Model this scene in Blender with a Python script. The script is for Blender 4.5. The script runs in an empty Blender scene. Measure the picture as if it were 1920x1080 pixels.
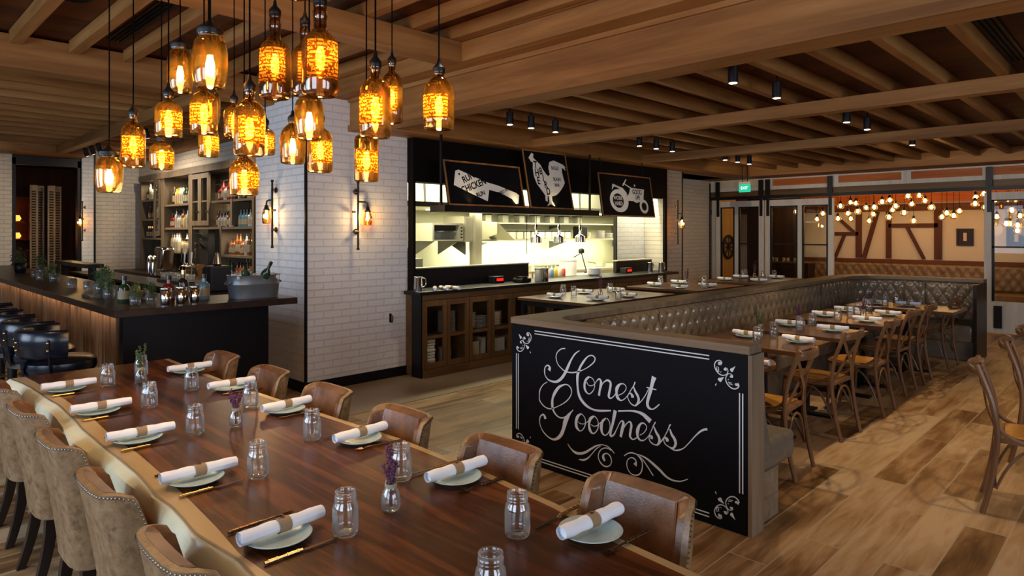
import bpy, bmesh, math, random
from math import sin, cos, pi, radians, hypot, atan2
from mathutils import Vector, Matrix, Euler
random.seed(7)
SC = bpy.context.scene
COL = SC.collection
# ------------------------------------------------------------------ camera
cam_d = bpy.data.cameras.new('camera'); cam = bpy.data.objects.new('camera', cam_d); COL.objects.link(cam)
cam.location = (0, 0, 1.65); cam.rotation_euler = (pi/2, 0, radians(44.57))
cam_d.sensor_width = 36; cam_d.lens = 1241/1920*36; cam_d.shift_y = -(540-435.7)/1920
cam_d.clip_start = 0.05; cam_d.clip_end = 60
SC.camera = cam
# ------------------------------------------------------------------ view, world
SC.view_settings.view_transform = 'Standard'; SC.view_settings.look = 'None'
SC.view_settings.gamma = 1; SC.view_settings.use_curve_mapping = False
SC.view_settings.exposure = 0.0
SC.cycles.use_denoising = True
SC.cycles.max_bounces = 7; SC.cycles.diffuse_bounces = 3; SC.cycles.glossy_bounces = 3
SC.cycles.transmission_bounces = 4; SC.cycles.transparent_max_bounces = 24
SC.cycles.sample_clamp_indirect = 4; SC.cycles.caustics_reflective = False; SC.cycles.caustics_refractive = False
W = bpy.data.worlds.new('world'); SC.world = W; W.use_nodes = True
W.node_tree.nodes['Background'].inputs[0].default_value = (.55, .7, 1, 1)
W.node_tree.nodes['Background'].inputs[1].default_value = 0.35
# ------------------------------------------------------------------ lights
def area(name, loc, tgt, sx, sy, power, col, spread=180):
    l = bpy.data.lights.new(name, 'AREA'); l.shape = 'RECTANGLE'; l.size = sx; l.size_y = sy
    l.energy = power; l.color = col; l.spread = radians(spread)
    o = bpy.data.objects.new(name, l); COL.objects.link(o); o.location = loc
    o.rotation_euler = (Vector(tgt)-Vector(loc)).to_track_quat('-Z', 'Y').to_euler(); return o
def spot(name, loc, tgt, power, col, ang=70, blend=.6, r=.03):
    l = bpy.data.lights.new(name, 'SPOT'); l.energy = power; l.color = col; l.spot_size = radians(ang)
    l.spot_blend = blend; l.shadow_soft_size = r
    o = bpy.data.objects.new(name, l); COL.objects.link(o); o.location = loc
    o.rotation_euler = (Vector(tgt)-Vector(loc)).to_track_quat('-Z', 'Y').to_euler(); return o
def point(name, loc, power, col, r=.03):
    l = bpy.data.lights.new(name, 'POINT'); l.energy = power; l.color = col; l.shadow_soft_size = r
    o = bpy.data.objects.new(name, l); COL.objects.link(o); o.location = loc; return o
WARM = (1, .72, .42); WARM2 = (1, .8, .58); COOL = (.62, .78, 1)
# daylight through the three windows in the wall behind the camera
for k, x in enumerate((-6.6, -3.4, -.2)):
    area('daylight', (x, -2.72, 1.75), (x-.2, 3, 1.2), 2.2, 1.7, 95, COOL)
# and through the two windows in the right-hand wall
for y in (.6, 3.6): area('daylight', (4.75, y, 1.75), (-3, y+1.2, 1.3), 2.2, 1.7, 85, (.78, .86, 1))
# kitchen ceiling panels and the strip lights under the kitchen shelves
KW = (1, .93, .62)
area('kitchen_panel_or_fill_light', (-6.78, 5.6, 2.70), (-7.4, 5.6, 1), 1.4, .3, 70, KW)
for y in (5.8, 7.6, 9.4, 11.2): area('hood_light', (-7.8, y, 1.96), (-7.8, y, 0), .5, 1.3, 26, KW)
area('kitchen_panel_or_fill_light', (-6.78, 8.0, 2.70), (-7.4, 8.0, 1), 2.4, .3, 110, KW)
area('shelf_strip_light', (-8.2, 9.4, 1.50), (-8.45, 9.4, 1.0), 4.2, .12, 120, (1, .97, .66))
area('kitchen_panel_or_fill_light', (-6.40, 9.7, 2.68), (-6.66, 9.7, 1.2), .8, .06, 45, KW)  # added light to brighten the white brick panel, no fixture there
# added spots for the near bay, out of view and without fixtures
for x, y in ((-4.0, 2.2), (-2.2, 2.2), (-.6, 2.2), (-4.9, .3), (-2.6, .3)):
    spot('added_downlight', (x, y, 3.2), (x, y-.1, 0), 40, WARM2, 85, .8, .05)
# ------------------------------------------------------------------ materials
def newmat(name):
    m = bpy.data.materials.new(name); m.use_nodes = True
    nt = m.node_tree; return m, nt, nt.nodes['Principled BSDF']
def S(b, **k):
    names = {'col': 'Base Color', 'rough': 'Roughness', 'metal': 'Metallic', 'spec': 'Specular IOR Level', 'em': 'Emission Color',
             'es': 'Emission Strength', 'coat': 'Coat Weight', 'cr': 'Coat Roughness', 'sheen': 'Sheen Weight', 'trans': 'Transmission Weight'}
    for a, v in k.items():
        if a in ('col', 'em'): v = (*v, 1)
        b.inputs[names[a]].default_value = v
def N(nt, t, **k):
    n = nt.nodes.new(t)
    for a, v in k.items():
        if a.startswith('i_'): n.inputs[a[2:].replace('_', ' ')].default_value = v
        else: setattr(n, a, v)
    return n
def plain(name, col, rough=.5, metal=0, spec=.5, **k):
    m, nt, b = newmat(name); S(b, col=col, rough=rough, metal=metal, spec=spec, **k); return m
def emis(name, col, s):
    m, nt, b = newmat(name); S(b, col=(0, 0, 0), em=col, es=s, rough=1); return m
def mapped(nt, scale=(1, 1, 1), rot=(0, 0, 0), loc=(0, 0, 0), rnd=False):
    tc = N(nt, 'ShaderNodeTexCoord'); mp = N(nt, 'ShaderNodeMapping')
    mp.inputs['Scale'].default_value = scale; mp.inputs['Rotation'].default_value = rot; mp.inputs['Location'].default_value = loc
    if rnd:
        oi = N(nt, 'ShaderNodeObjectInfo'); va = N(nt, 'ShaderNodeVectorMath', operation='MULTIPLY_ADD')
        cb = N(nt, 'ShaderNodeCombineXYZ')
        for i in range(3): nt.links.new(oi.outputs['Random'], cb.inputs[i])
        va.inputs[1].default_value = (17, 31, 23); nt.links.new(cb.outputs[0], va.inputs[0]); nt.links.new(tc.outputs['Object'], va.inputs[2])
        nt.links.new(va.outputs[0], mp.inputs[0])
    else: nt.links.new(tc.outputs['Object'], mp.inputs[0])
    return mp
def ramp(nt, src, stops):
    r = N(nt, 'ShaderNodeValToRGB'); e = r.color_ramp.elements
    while len(e) < len(stops): e.new(.5)
    for q, (p, c) in zip(e, stops): q.position = p; q.color = (*c, 1)
    nt.links.new(src, r.inputs[0]); return r
def bump(nt, b, src, strength=.2, dist=.01):
    bp = N(nt, 'ShaderNodeBump'); bp.inputs['Strength'].default_value = strength; bp.inputs['Distance'].default_value = dist
    nt.links.new(src, bp.inputs['Height']); nt.links.new(bp.outputs[0], b.inputs['Normal']); return bp
def wood(name, c1, c2, axis=0, scale=1.0, rough=.45, detail=6, bs=.15, coat=0, rnd=True, c3=None, spec=.25, stops=None):
    """grain running along axis"""
    m, nt, b = newmat(name)
    sc = [14*scale]*3; sc[axis] = 1.1*scale
    mp = mapped(nt, tuple(sc), rnd=rnd)
    n1 = N(nt, 'ShaderNodeTexNoise', i_Scale=1.0, i_Detail=detail, i_Roughness=.62, i_Distortion=.35); nt.links.new(mp.outputs[0], n1.inputs[0])
    mp2 = mapped(nt, tuple(s*.22 for s in sc), rnd=rnd)
    n2 = N(nt, 'ShaderNodeTexNoise', i_Scale=1.0, i_Detail=3, i_Distortion=1.2); nt.links.new(mp2.outputs[0], n2.inputs[0])
    mx = N(nt, 'ShaderNodeMath', operation='ADD'); nt.links.new(n1.outputs[0], mx.inputs[0]); nt.links.new(n2.outputs[0], mx.inputs[1])
    ml = N(nt, 'ShaderNodeMath', operation='MULTIPLY'); ml.inputs[1].default_value = .5; nt.links.new(mx.outputs[0], ml.inputs[0])
    st = [(.34, c1), (.62, c2)] if c3 is None else [(.34, c1), (.52, c2), (.66, c3)]
    r = ramp(nt, ml.outputs[0], stops or st); nt.links.new(r.outputs[0], b.inputs['Base Color'])
    S(b, rough=rough, coat=coat, cr=.25, spec=spec); bump(nt, b, n1.outputs[0], bs, .004); return m
def floor_wood(name):
    m, nt, b = newmat(name)
    tc = N(nt, 'ShaderNodeTexCoord'); sep = N(nt, 'ShaderNodeSeparateXYZ'); nt.links.new(tc.outputs['Object'], sep.inputs[0])
    cb = N(nt, 'ShaderNodeCombineXYZ'); nt.links.new(sep.outputs[1], cb.inputs[0]); nt.links.new(sep.outputs[0], cb.inputs[1])
    bt = N(nt, 'ShaderNodeTexBrick', offset=.36, offset_frequency=2)
    for k, v in (('Scale', 1.0), ('Brick Width', 1.22), ('Row Height', .2), ('Mortar Size', .0045), ('Mortar Smooth', .1), ('Bias', 0)): bt.inputs[k].default_value = v
    bt.inputs['Color1'].default_value = (0, 0, 0, 1); bt.inputs['Color2'].default_value = (1, 1, 1, 1); bt.inputs['Mortar'].default_value = (.5, .5, .5, 1)
    nt.links.new(cb.outputs[0], bt.inputs['Vector'])
    # per plank shift of the grain
    sh = N(nt, 'ShaderNodeVectorMath', operation='MULTIPLY_ADD'); sh.inputs[1].default_value = (9, 5, 3)
    nt.links.new(bt.outputs['Color'], sh.inputs[0]); nt.links.new(cb.outputs[0], sh.inputs[2])
    mp = N(nt, 'ShaderNodeMapping'); mp.inputs['Scale'].default_value = (1.3, 11, 1); nt.links.new(sh.outputs[0], mp.inputs[0])
    n1 = N(nt, 'ShaderNodeTexNoise', i_Scale=1.2, i_Detail=7, i_Roughness=.6, i_Distortion=.9); nt.links.new(mp.outputs[0], n1.inputs[0])
    mp2 = N(nt, 'ShaderNodeMapping'); mp2.inputs['Scale'].default_value = (1.5, 5.5, 1); nt.links.new(sh.outputs[0], mp2.inputs[0])
    n2 = N(nt, 'ShaderNodeTexNoise', i_Scale=1.0, i_Detail=3, i_Distortion=.6); nt.links.new(mp2.outputs[0], n2.inputs[0])
    sv = N(nt, 'ShaderNodeSeparateColor'); nt.links.new(bt.outputs['Color'], sv.inputs[0])
    a1 = N(nt, 'ShaderNodeMath', operation='MULTIPLY'); a1.inputs[1].default_value = .22; nt.links.new(sv.outputs[0], a1.inputs[0])
    a2 = N(nt, 'ShaderNodeMath', operation='MULTIPLY_ADD'); a2.inputs[1].default_value = .45; nt.links.new(n1.outputs[0], a2.inputs[0]); nt.links.new(a1.outputs[0], a2.inputs[2])
    a3 = N(nt, 'ShaderNodeMath', operation='MULTIPLY_ADD'); a3.inputs[1].default_value = .42; nt.links.new(n2.outputs[0], a3.inputs[0]); nt.links.new(a2.outputs[0], a3.inputs[2])
    r = ramp(nt, a3.outputs[0], [(.36, (.085, .040, .014)), (.47, (.2, .105, .040)), (.56, (.34, .205, .10)), (.68, (.46, .32, .185))])
    mix = N(nt, 'ShaderNodeMix', data_type='RGBA'); mix.inputs[7].default_value = (.38, .285, .18, 1)
    nt.links.new(bt.outputs['Fac'], mix.inputs[0]); nt.links.new(r.outputs[0], mix.inputs[6]); nt.links.new(mix.outputs[2], b.inputs['Base Color'])
    S(b, rough=.40, spec=.3); iv = N(nt, 'ShaderNodeMath', operation='SUBTRACT'); iv.inputs[0].default_value = 1; nt.links.new(bt.outputs['Fac'], iv.inputs[1])
    bump(nt, b, iv.outputs[0], .25, .003); return m
def brick(name, along, col, col2, mortar, w=.215, h=.075, rough=.7, bs=.9, dist=.012):
    """painted brick; along = 0 for walls that run along x, 1 for y"""
    m, nt, b = newmat(name)
    tc = N(nt, 'ShaderNodeTexCoord'); sep = N(nt, 'ShaderNodeSeparateXYZ'); nt.links.new(tc.outputs['Object'], sep.inputs[0])
    cb = N(nt, 'ShaderNodeCombineXYZ'); nt.links.new(sep.outputs[along], cb.inputs[0]); nt.links.new(sep.outputs[2], cb.inputs[1])
    bt = N(nt, 'ShaderNodeTexBrick', offset=.5)
    for k, v in (('Scale', 1.0), ('Brick Width', w), ('Row Height', h), ('Mortar Size', .006), ('Mortar Smooth', .3), ('Bias', 0)): bt.inputs[k].default_value = v
    bt.inputs['Color1'].default_value = (*col, 1); bt.inputs['Color2'].default_value = (*col2, 1); bt.inputs['Mortar'].default_value = (*mortar, 1)
    nt.links.new(cb.outputs[0], bt.inputs['Vector']); nt.links.new(bt.outputs['Color'], b.inputs['Base Color'])
    n = N(nt, 'ShaderNodeTexNoise', i_Scale=38.0, i_Detail=4); nt.links.new(tc.outputs['Object'], n.inputs[0])
    s = N(nt, 'ShaderNodeMath', operation='MULTIPLY_ADD'); s.inputs[1].default_value = .35; nt.links.new(n.outputs[0], s.inputs[0])
    iv = N(nt, 'ShaderNodeMath', operation='SUBTRACT'); iv.inputs[0].default_value = 1; nt.links.new(bt.outputs['Fac'], iv.inputs[1]); nt.links.new(iv.outputs[0], s.inputs[2])
    S(b, rough=rough); bump(nt, b, s.outputs[0], bs, dist); return m
def leather(name, c1, c2, rough=.4, scale=9, c3=None, spec=.5):
    m, nt, b = newmat(name); mp = mapped(nt, (1, 1, 1), rnd=True)
    n = N(nt, 'ShaderNodeTexNoise', i_Scale=float(scale), i_Detail=9, i_Roughness=.7); nt.links.new(mp.outputs[0], n.inputs[0])
    r = ramp(nt, n.outputs[0], [(.36, c1), (.64, c2)] if c3 is None else [(.3, c1), (.5, c2), (.68, c3)])
    nt.links.new(r.outputs[0], b.inputs['Base Color'])
    v = N(nt, 'ShaderNodeTexVoronoi', i_Scale=150.0); nt.links.new(mp.outputs[0], v.inputs[0]); bump(nt, b, v.outputs[0], .12, .002)
    S(b, rough=rough, spec=spec); return m
def thin_glass(name, tint=(.95, .97, .96), rough=.02, base=.05, power=.28, body=None, bodyw=0, edge=.75, edge_glint=0):
    m, nt, b = newmat(name); out = nt.nodes['Material Output']
    tr = N(nt, 'ShaderNodeBsdfTransparent'); tr.inputs[0].default_value = (*tint, 1)
    gl = N(nt, 'ShaderNodeBsdfGlossy'); gl.inputs['Roughness'].default_value = rough
    lw = N(nt, 'ShaderNodeLayerWeight'); lw.inputs['Blend'].default_value = power
    ad = N(nt, 'ShaderNodeMath', operation='MULTIPLY_ADD'); ad.inputs[1].default_value = .75; ad.inputs[2].default_value = base; nt.links.new(lw.outputs['Fresnel'], ad.inputs[0]); ad.inputs[1].default_value = edge
    mx = N(nt, 'ShaderNodeMixShader'); nt.links.new(ad.outputs[0], mx.inputs[0]); nt.links.new(gl.outputs[0], mx.inputs[2])
    if body is None: nt.links.new(tr.outputs[0], mx.inputs[1])
    else:
        tl = N(nt, 'ShaderNodeBsdfTranslucent'); tl.inputs[0].default_value = (*body, 1)
        m2 = N(nt, 'ShaderNodeMixShader'); m2.inputs[0].default_value = bodyw
        nt.links.new(tr.outputs[0], m2.inputs[1]); nt.links.new(tl.outputs[0], m2.inputs[2])
        if edge_glint:
            hz = N(nt, 'ShaderNodeMath', operation='MULTIPLY_ADD'); hz.inputs[1].default_value = edge_glint; hz.inputs[2].default_value = bodyw  # pale rim mixed into the glass, standing in for bright glints
            nt.links.new(lw.outputs['Fresnel'], hz.inputs[0]); nt.links.new(hz.outputs[0], m2.inputs[0])
        nt.links.new(m2.outputs[0], mx.inputs[1])
    nt.links.new(mx.outputs[0], out.inputs[0]); return m
M = {}
M['floor'] = floor_wood('floor_planks')
M['tile'] = plain('beige_tile', (.3, .24, .165), .35)
OAK1, OAK2, OAK3 = (.16, .064, .016), (.30, .135, .038), (.40, .20, .065)
for ax, k in ((0, 'x'), (1, 'y'), (2, 'z')):
    M['oak'+k] = wood('oak_beam_'+k, OAK1, OAK2, ax, .8, .55, c3=OAK3)
    M['deck'+k] = wood('ceiling_deck_'+k, (.035, .010, .003), (.115, .034, .008), ax, .5, .6)
    M['cab'+k] = wood('oak_cabinet_'+k, (.075, .038, .014), (.17, .09, .036), ax, 1, .45)
    M['hutch'+k] = wood('grey_oak_'+k, (.07, .05, .03), (.15, .11, .068), ax, 1, .5)
    M['cap'+k] = wood('weathered_oak_'+k, (.13, .09, .055), (.25, .18, .115), ax, 1, .5)
    M['dark'+k] = wood('dark_stained_wood_'+k, (.012, .006, .004), (.035, .018, .010), ax, 1, .35, spec=.15)
    M['tbl'+k] = wood('brown_table_wood_'+k, (.045, .018, .007), (.125, .055, .022), ax, 1, .28)
M['walnut'] = wood('monkeypod_slab', (.014, .004, .0015), (.135, .040, .010), 0, .75, .30, detail=9, bs=.02, coat=0, rnd=False, spec=.2, stops=[(.36, (.012, .004, .0015)), (.44, (.075, .020, .005)), (.49, (.038, .011, .003)), (.54, (.135, .040, .010)), (.60, (.06, .017, .005)), (.67, (.15, .048, .013))])
M['sap'] = wood('pale_sapwood', (.25, .145, .055), (.43, .29, .135), 0, .6, .35, bs=.1, coat=.2, rnd=False)
M['bark'] = wood('live_edge', (.58, .52, .33), (.88, .85, .66), 0, .25, .4, bs=.5, coat=.2, rnd=False)
WH, WH2, MO = (.76, .755, .75), (.80, .795, .79), (.70, .69, .68)
M['brickx'] = brick('white_painted_brick_x', 0, WH, WH2, MO)
M['bricky'] = brick('white_painted_brick_y', 1, WH, WH2, MO)
M['barbrick'] = brick('cream_painted_brick', 1, (.55, .49, .40), (.60, .54, .45), (.49, .43, .35))
M['barbrickx'] = brick('cream_painted_brick_x', 0, (.55, .49, .40), (.60, .54, .45), (.49, .43, .35))
M['black'] = plain('black_steel', (.005, .005, .006), .45, spec=.3)
M['blackmat'] = plain('matt_black_board', (.003, .003, .005), .6, spec=.12)
M['blackpaint'] = plain('black_painted_panel', (.006, .004, .0035), .7, spec=.1)
M['chalk'] = plain('silver_grey_paint', (.62, .66, .7), .5)
M['white'] = plain('white_paint', (.75, .74, .72), .5)
M['napkin'] = plain('white_linen', (.80, .80, .84), .85, sheen=.2)
M['plate'] = plain('pale_celadon_glaze', (.42, .52, .49), .22)
M['kraft'] = plain('kraft_paper_band', (.30, .19, .10), .8)
M['ink'] = plain('dark_ink', (.02, .012, .008), .7)
M['jar'] = thin_glass('clear_jar_glass', (.985, .99, .99), .025, .06, .26, (.9, .93, .93), .008, .6, .35)
M['pane'] = thin_glass('window_glass', (.93, .95, .94), .01, .015, .12, edge=.25)
M['amber'] = thin_glass('amber_bottle_glass', (.865, .64, .35), .02, .05, .35, (1, .66, .16), .025)
M['amberdark'] = thin_glass('dark_amber_glass', (.78, .55, .32), .02, .06, .35, (1, .6, .15), .015)
M['amberlabel'] = None
M['bulb'] = emis('bulb_filament_glow', (1, .66, .26), 130)
M['bulb2'] = emis('small_bulb_glow', (1, .66, .28), 45)
M['lamp'] = emis('lamp_lens_glow', (1, .88, .68), 12)
M['leatherin'] = leather('brown_saddle_leather', (.085, .034, .014), (.22, .10, .042), .30, 8)
M['leatherout'] = leather('distressed_tan_leather', (.10, .052, .020), (.235, .142, .068), .42, 26, c3=(.32, .21, .11))
M['tuft'] = leather('olive_brown_leather', (.16, .115, .070), (.26, .19, .12), .17, 6, spec=.7)
M['tuftgold'] = leather('golden_brown_leather', (.13, .075, .025), (.22, .13, .05), .35, 6)
M['benchend'] = leather('grey_brown_upholstery', (.10, .078, .055), (.15, .12, .085), .55, 20)
M['blueleather'] = leather('navy_leather', (.002, .0035, .008), (.003, .007, .016), .25, 8)
M['bent'] = wood('bentwood_beech', (.095, .042, .017), (.215, .105, .046), 2, 1.2, .30, coat=.15)
M['seatpad'] = leather('caramel_seat', (.36, .15, .022), (.50, .23, .045), .25, 6)
M['legdark'] = wood('espresso_wood', (.012, .007, .005), (.03, .018, .012), 2, 1, .4)
M['brass'] = plain('brass', (.65, .42, .16), .25, 1)
M['bronze'] = plain('dark_bronze', (.16, .09, .05), .3, 1)
M['nail'] = plain('pewter_nailhead', (.22, .20, .18), .3, 1)
M['steel'] = plain('brushed_steel', (.66, .64, .52), .33, .5)
M['steelm'] = plain('steel_panel', (.58, .56, .42), .35, .3)
M['steeld'] = plain('dark_steel', (.14, .14, .14), .3, .8)
M['chrome'] = plain('chrome', (.7, .7, .7), .12, 1)
M['splash'] = plain('cream_splashback', (.66, .65, .44), .35)
M['green'] = plain('leaf_green', (.05, .10, .025), .6)
M['purple'] = plain('dried_purple_flower', (.13, .03, .08), .7)
M['twig'] = plain('dry_twig', (.10, .06, .04), .8)
M['twine'] = plain('twine', (.4, .33, .22), .9)
M['redlamp'] = emis('red_indicator', (1, .02, .01), 1.2)
M['cord'] = plain('black_cord', (.002, .002, .002), 1, spec=.05)
M['rust'] = wood('red_timber', (.07, .018, .005), (.13, .04, .012), 0, 1, .6)
M['rustz'] = wood('red_timber_z', (.06, .016, .006), (.10, .03, .012), 2, 1, .6)
M['orange'] = wood('orange_stained_wood', (.34, .075, .010), (.52, .15, .03), 0, 1.4, .5)
M['frame'] = wood('white_washed_frame', (.52, .48, .42), (.66, .62, .55), 2, 2, .55)
M['cream'] = plain('cream_board_wall', (.58, .50, .36), .7)
M['gold'] = wood('golden_wood_panel', (.28, .16, .04), (.42, .26, .08), 2, 1, .5)
def label_mat():
    """the etched label of a bottle: clear yellow film with blocks and lines of darker print"""
    m, nt, b = newmat('etched_yellow_label'); out = nt.nodes['Material Output']
    mp = mapped(nt, (1, 1, 1), rnd=True)
    v = N(nt, 'ShaderNodeTexVoronoi', feature='F1', distance='CHEBYCHEV', i_Scale=115.0); nt.links.new(mp.outputs[0], v.inputs[0])
    n = N(nt, 'ShaderNodeTexNoise', i_Scale=55.0, i_Detail=2); nt.links.new(mp.outputs[0], n.inputs[0])
    w = N(nt, 'ShaderNodeTexWave', wave_type='BANDS', bands_direction='Z', i_Scale=22.0); nt.links.new(mp.outputs[0], w.inputs[0])
    r1 = ramp(nt, v.outputs['Distance'], [(.30, (0, 0, 0)), (.42, (1, 1, 1))]); r2 = ramp(nt, n.outputs[0], [(.46, (0, 0, 0)), (.52, (1, 1, 1))]); r3 = ramp(nt, w.outputs[0], [(.55, (0, 0, 0)), (.75, (1, 1, 1))])
    x = N(nt, 'ShaderNodeMath', operation='MULTIPLY'); nt.links.new(r1.outputs[0], x.inputs[0]); nt.links.new(r2.outputs[0], x.inputs[1])
    y = N(nt, 'ShaderNodeMath', operation='MAXIMUM'); q = N(nt, 'ShaderNodeMath', operation='MULTIPLY'); iv = N(nt, 'ShaderNodeMath', operation='SUBTRACT'); iv.inputs[0].default_value = 1
    nt.links.new(r2.outputs[0], iv.inputs[1]); nt.links.new(r3.outputs[0], q.inputs[0]); nt.links.new(iv.outputs[0], q.inputs[1]); nt.links.new(x.outputs[0], y.inputs[0]); nt.links.new(q.outputs[0], y.inputs[1])
    r = ramp(nt, y.outputs[0], [(.2, (1, .72, .20)), (.7, (.20, .07, .01))])
    tl = N(nt, 'ShaderNodeBsdfTranslucent'); nt.links.new(r.outputs[0], tl.inputs[0])
    tr = N(nt, 'ShaderNodeBsdfTransparent'); nt.links.new(r.outputs[0], tr.inputs[0])
    mx = N(nt, 'ShaderNodeMixShader'); mx.inputs[0].default_value = .42
    nt.links.new(tr.outputs[0], mx.inputs[1]); nt.links.new(tl.outputs[0], mx.inputs[2]); nt.links.new(mx.outputs[0], out.inputs[0]); return m
M['amberlabel'] = label_mat()
for nm, c in (('b_amber', (.16, .05, .01)), ('b_clear', (.30, .31, .29)), ('b_green', (.012, .035, .015)), ('b_red', (.14, .012, .01)), ('b_dark', (.02, .011, .009)),
              ('b_blue', (.08, .17, .21)), ('b_yellow', (.34, .22, .04))):
    M[nm] = plain(nm.replace('b_', '')+'_bottle', c, .12)
M['blabel'] = plain('cream_bottle_label', (.22, .18, .11), .6)
# ------------------------------------------------------------------ mesh helpers
class MB:
    def __init__(s): s.v = []; s.f = []
    def add(s, vs, fs):
        k = len(s.v); s.v += [tuple(p) for p in vs]; s.f += [tuple(i+k for i in f) for f in fs]; return s
    def box(s, x0, x1, y0, y1, z0, z1):
        x0, x1 = sorted((x0, x1)); y0, y1 = sorted((y0, y1)); z0, z1 = sorted((z0, z1))
        return s.add([(x0, y0, z0), (x1, y0, z0), (x1, y1, z0), (x0, y1, z0), (x0, y0, z1), (x1, y0, z1), (x1, y1, z1), (x0, y1, z1)],
                     [(0, 3, 2, 1), (4, 5, 6, 7), (0, 1, 5, 4), (1, 2, 6, 5), (2, 3, 7, 6), (3, 0, 4, 7)])
    def lathe(s, prof, seg=20, c=(0, 0, 0), cap=True, a0=0, a1=2*pi):
        """prof: (radius, z) list"""
        full = abs(a1-a0-2*pi) < 1e-6; n = seg if full else seg+1; vs = []; fs = []
        for r, z in prof:
            for i in range(n):
                a = a0+(a1-a0)*i/seg; vs.append((c[0]+r*cos(a), c[1]+r*sin(a), c[2]+z))
        for j in range(len(prof)-1):
            for i in range(seg):
                k = (i+1) % n
                fs.append((j*n+i, j*n+k, (j+1)*n+k, (j+1)*n+i))
        if cap and full:
            fs.append(tuple(reversed(range(n)))); fs.append(tuple((len(prof)-1)*n+i for i in range(n)))
        return s.add(vs, fs)
    def tube(s, path, r, seg=8, cap=True, flat=None):
        """path of 3D points, r a radius or a list; flat=(a,b) squashes the section"""
        P = [Vector(p) for p in path]; n = len(P); vs = []; fs = []; up = None
        for i, p in enumerate(P):
            t = (P[min(i+1, n-1)]-P[max(i-1, 0)]).normalized()
            if up is None:
                up = Vector((0, 0, 1)) if abs(t.z) < .9 else Vector((1, 0, 0))
            a = up-t*up.dot(t)
            a = a.normalized() if a.length > 1e-6 else t.orthogonal().normalized()
            up = a; b = t.cross(a); rr = r[i] if isinstance(r, (list, tuple)) else r
            fa, fb = flat or (1, 1)
            for k in range(seg):
                q = 2*pi*k/seg; vs.append(p+a*(cos(q)*rr*fa)+b*(sin(q)*rr*fb))
        for i in range(n-1):
            for k in range(seg):
                l = (k+1) % seg; fs.append((i*seg+k, i*seg+l, (i+1)*seg+l, (i+1)*seg+k))
        if cap: fs.append(tuple(reversed(range(seg)))); fs.append(tuple((n-1)*seg+k for k in range(seg)))
        return s.add(vs, fs)
    def beam(s, p, q, w, h):
        """rectangular bar from p to q, w wide sideways, h high"""
        p, q = Vector(p), Vector(q); t = (q-p).normalized()
        up = Vector((0, 0, 1)) if abs(t.z) < .95 else Vector((0, 1, 0))
        a = t.cross(up).normalized(); b = a.cross(t).normalized(); vs = []
        for e in (p, q):
            for i, j in ((-1, -1), (1, -1), (1, 1), (-1, 1)): vs.append(e+a*(i*w/2)+b*(j*h/2))
        return s.add(vs, [(0, 1, 2, 3), (7, 6, 5, 4), (0, 4, 5, 1), (1, 5, 6, 2), (2, 6, 7, 3), (3, 7, 4, 0)])
    def prism(s, poly, ex):
        """poly: 3D points of a flat outline, ex: extrusion vector"""
        n = len(poly); ex = Vector(ex); vs = [Vector(p) for p in poly]+[Vector(p)+ex for p in poly]
        return s.add(vs, [tuple(reversed(range(n))), tuple(range(n, 2*n))]+[(i, (i+1) % n, n+(i+1) % n, n+i) for i in range(n)])
    def grid(s, pts, close=False):
        """pts[i][j] a surface"""
        n, m = len(pts), len(pts[0]); vs = [p for row in pts for p in row]; fs = []
        for i in range(n-1):
            for j in range(m-1): fs.append((i*m+j, (i+1)*m+j, (i+1)*m+j+1, i*m+j+1))
        return s.add(vs, fs)
    def slab(s, outer, inner):
        """closed shell between two equally sized point grids"""
        n, m = len(outer), len(outer[0]); k = n*m; vs = [p for row in outer for p in row]+[p for row in inner for p in row]; fs = []
        for i in range(n-1):
            for j in range(m-1):
                fs.append((i*m+j, (i+1)*m+j, (i+1)*m+j+1, i*m+j+1)); fs.append((k+i*m+j, k+i*m+j+1, k+(i+1)*m+j+1, k+(i+1)*m+j))
        for i in range(n-1):
            fs.append((i*m, k+i*m, k+(i+1)*m, (i+1)*m)); fs.append((i*m+m-1, (i+1)*m+m-1, k+(i+1)*m+m-1, k+i*m+m-1))
        for j in range(m-1):
            fs.append((j, j+1, k+j+1, k+j)); fs.append(((n-1)*m+j, k+(n-1)*m+j, k+(n-1)*m+j+1, (n-1)*m+j+1))
        return s.add(vs, fs)
    def xf(s, mat):
        s.v = [tuple(mat @ Vector(p)) for p in s.v]; return s
    def build(s, name, mat, parent=None, smooth=False, bevel=0, seg=2, sub=0, solid=0, ang=40, fix=False):
        me = bpy.data.meshes.new(name); me.from_pydata(s.v, [], s.f); me.update()
        if fix:
            bm = bmesh.new(); bm.from_mesh(me); bmesh.ops.recalc_face_normals(bm, faces=bm.faces); bm.to_mesh(me); bm.free()
        if smooth:
            me.polygons.foreach_set('use_smooth', [True]*len(me.polygons))
            if smooth == 'auto': me.set_sharp_from_angle(angle=radians(ang))
        me.materials.append(mat); o = bpy.data.objects.new(name, me); COL.objects.link(o)
        if parent is not None: o.parent = parent
        if bevel:
            b = o.modifiers.new('bevel', 'BEVEL'); b.width = bevel; b.segments = seg; b.limit_method = 'ANGLE'; b.angle_limit = radians(40)
        if solid:
            b = o.modifiers.new('solid', 'SOLIDIFY'); b.thickness = solid
        if sub:
            b = o.modifiers.new('sub', 'SUBSURF'); b.levels = sub; b.render_levels = sub
        return o
def bx(*a): return MB().box(*a)
def spl(pts, n=6):
    """Catmull-Rom through tuples of any length"""
    P = [pts[0]]+list(pts)+[pts[-1]]; out = []
    for i in range(1, len(P)-2):
        for k in range(n):
            t = k/n; out.append(tuple(.5*((2*b)+(-a+c)*t+(2*a-5*b+4*c-d)*t*t+(-a+3*b-3*c+d)*t**3) for a, b, c, d in zip(P[i-1], P[i], P[i+1], P[i+2])))
    out.append(tuple(pts[-1])); return out
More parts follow.
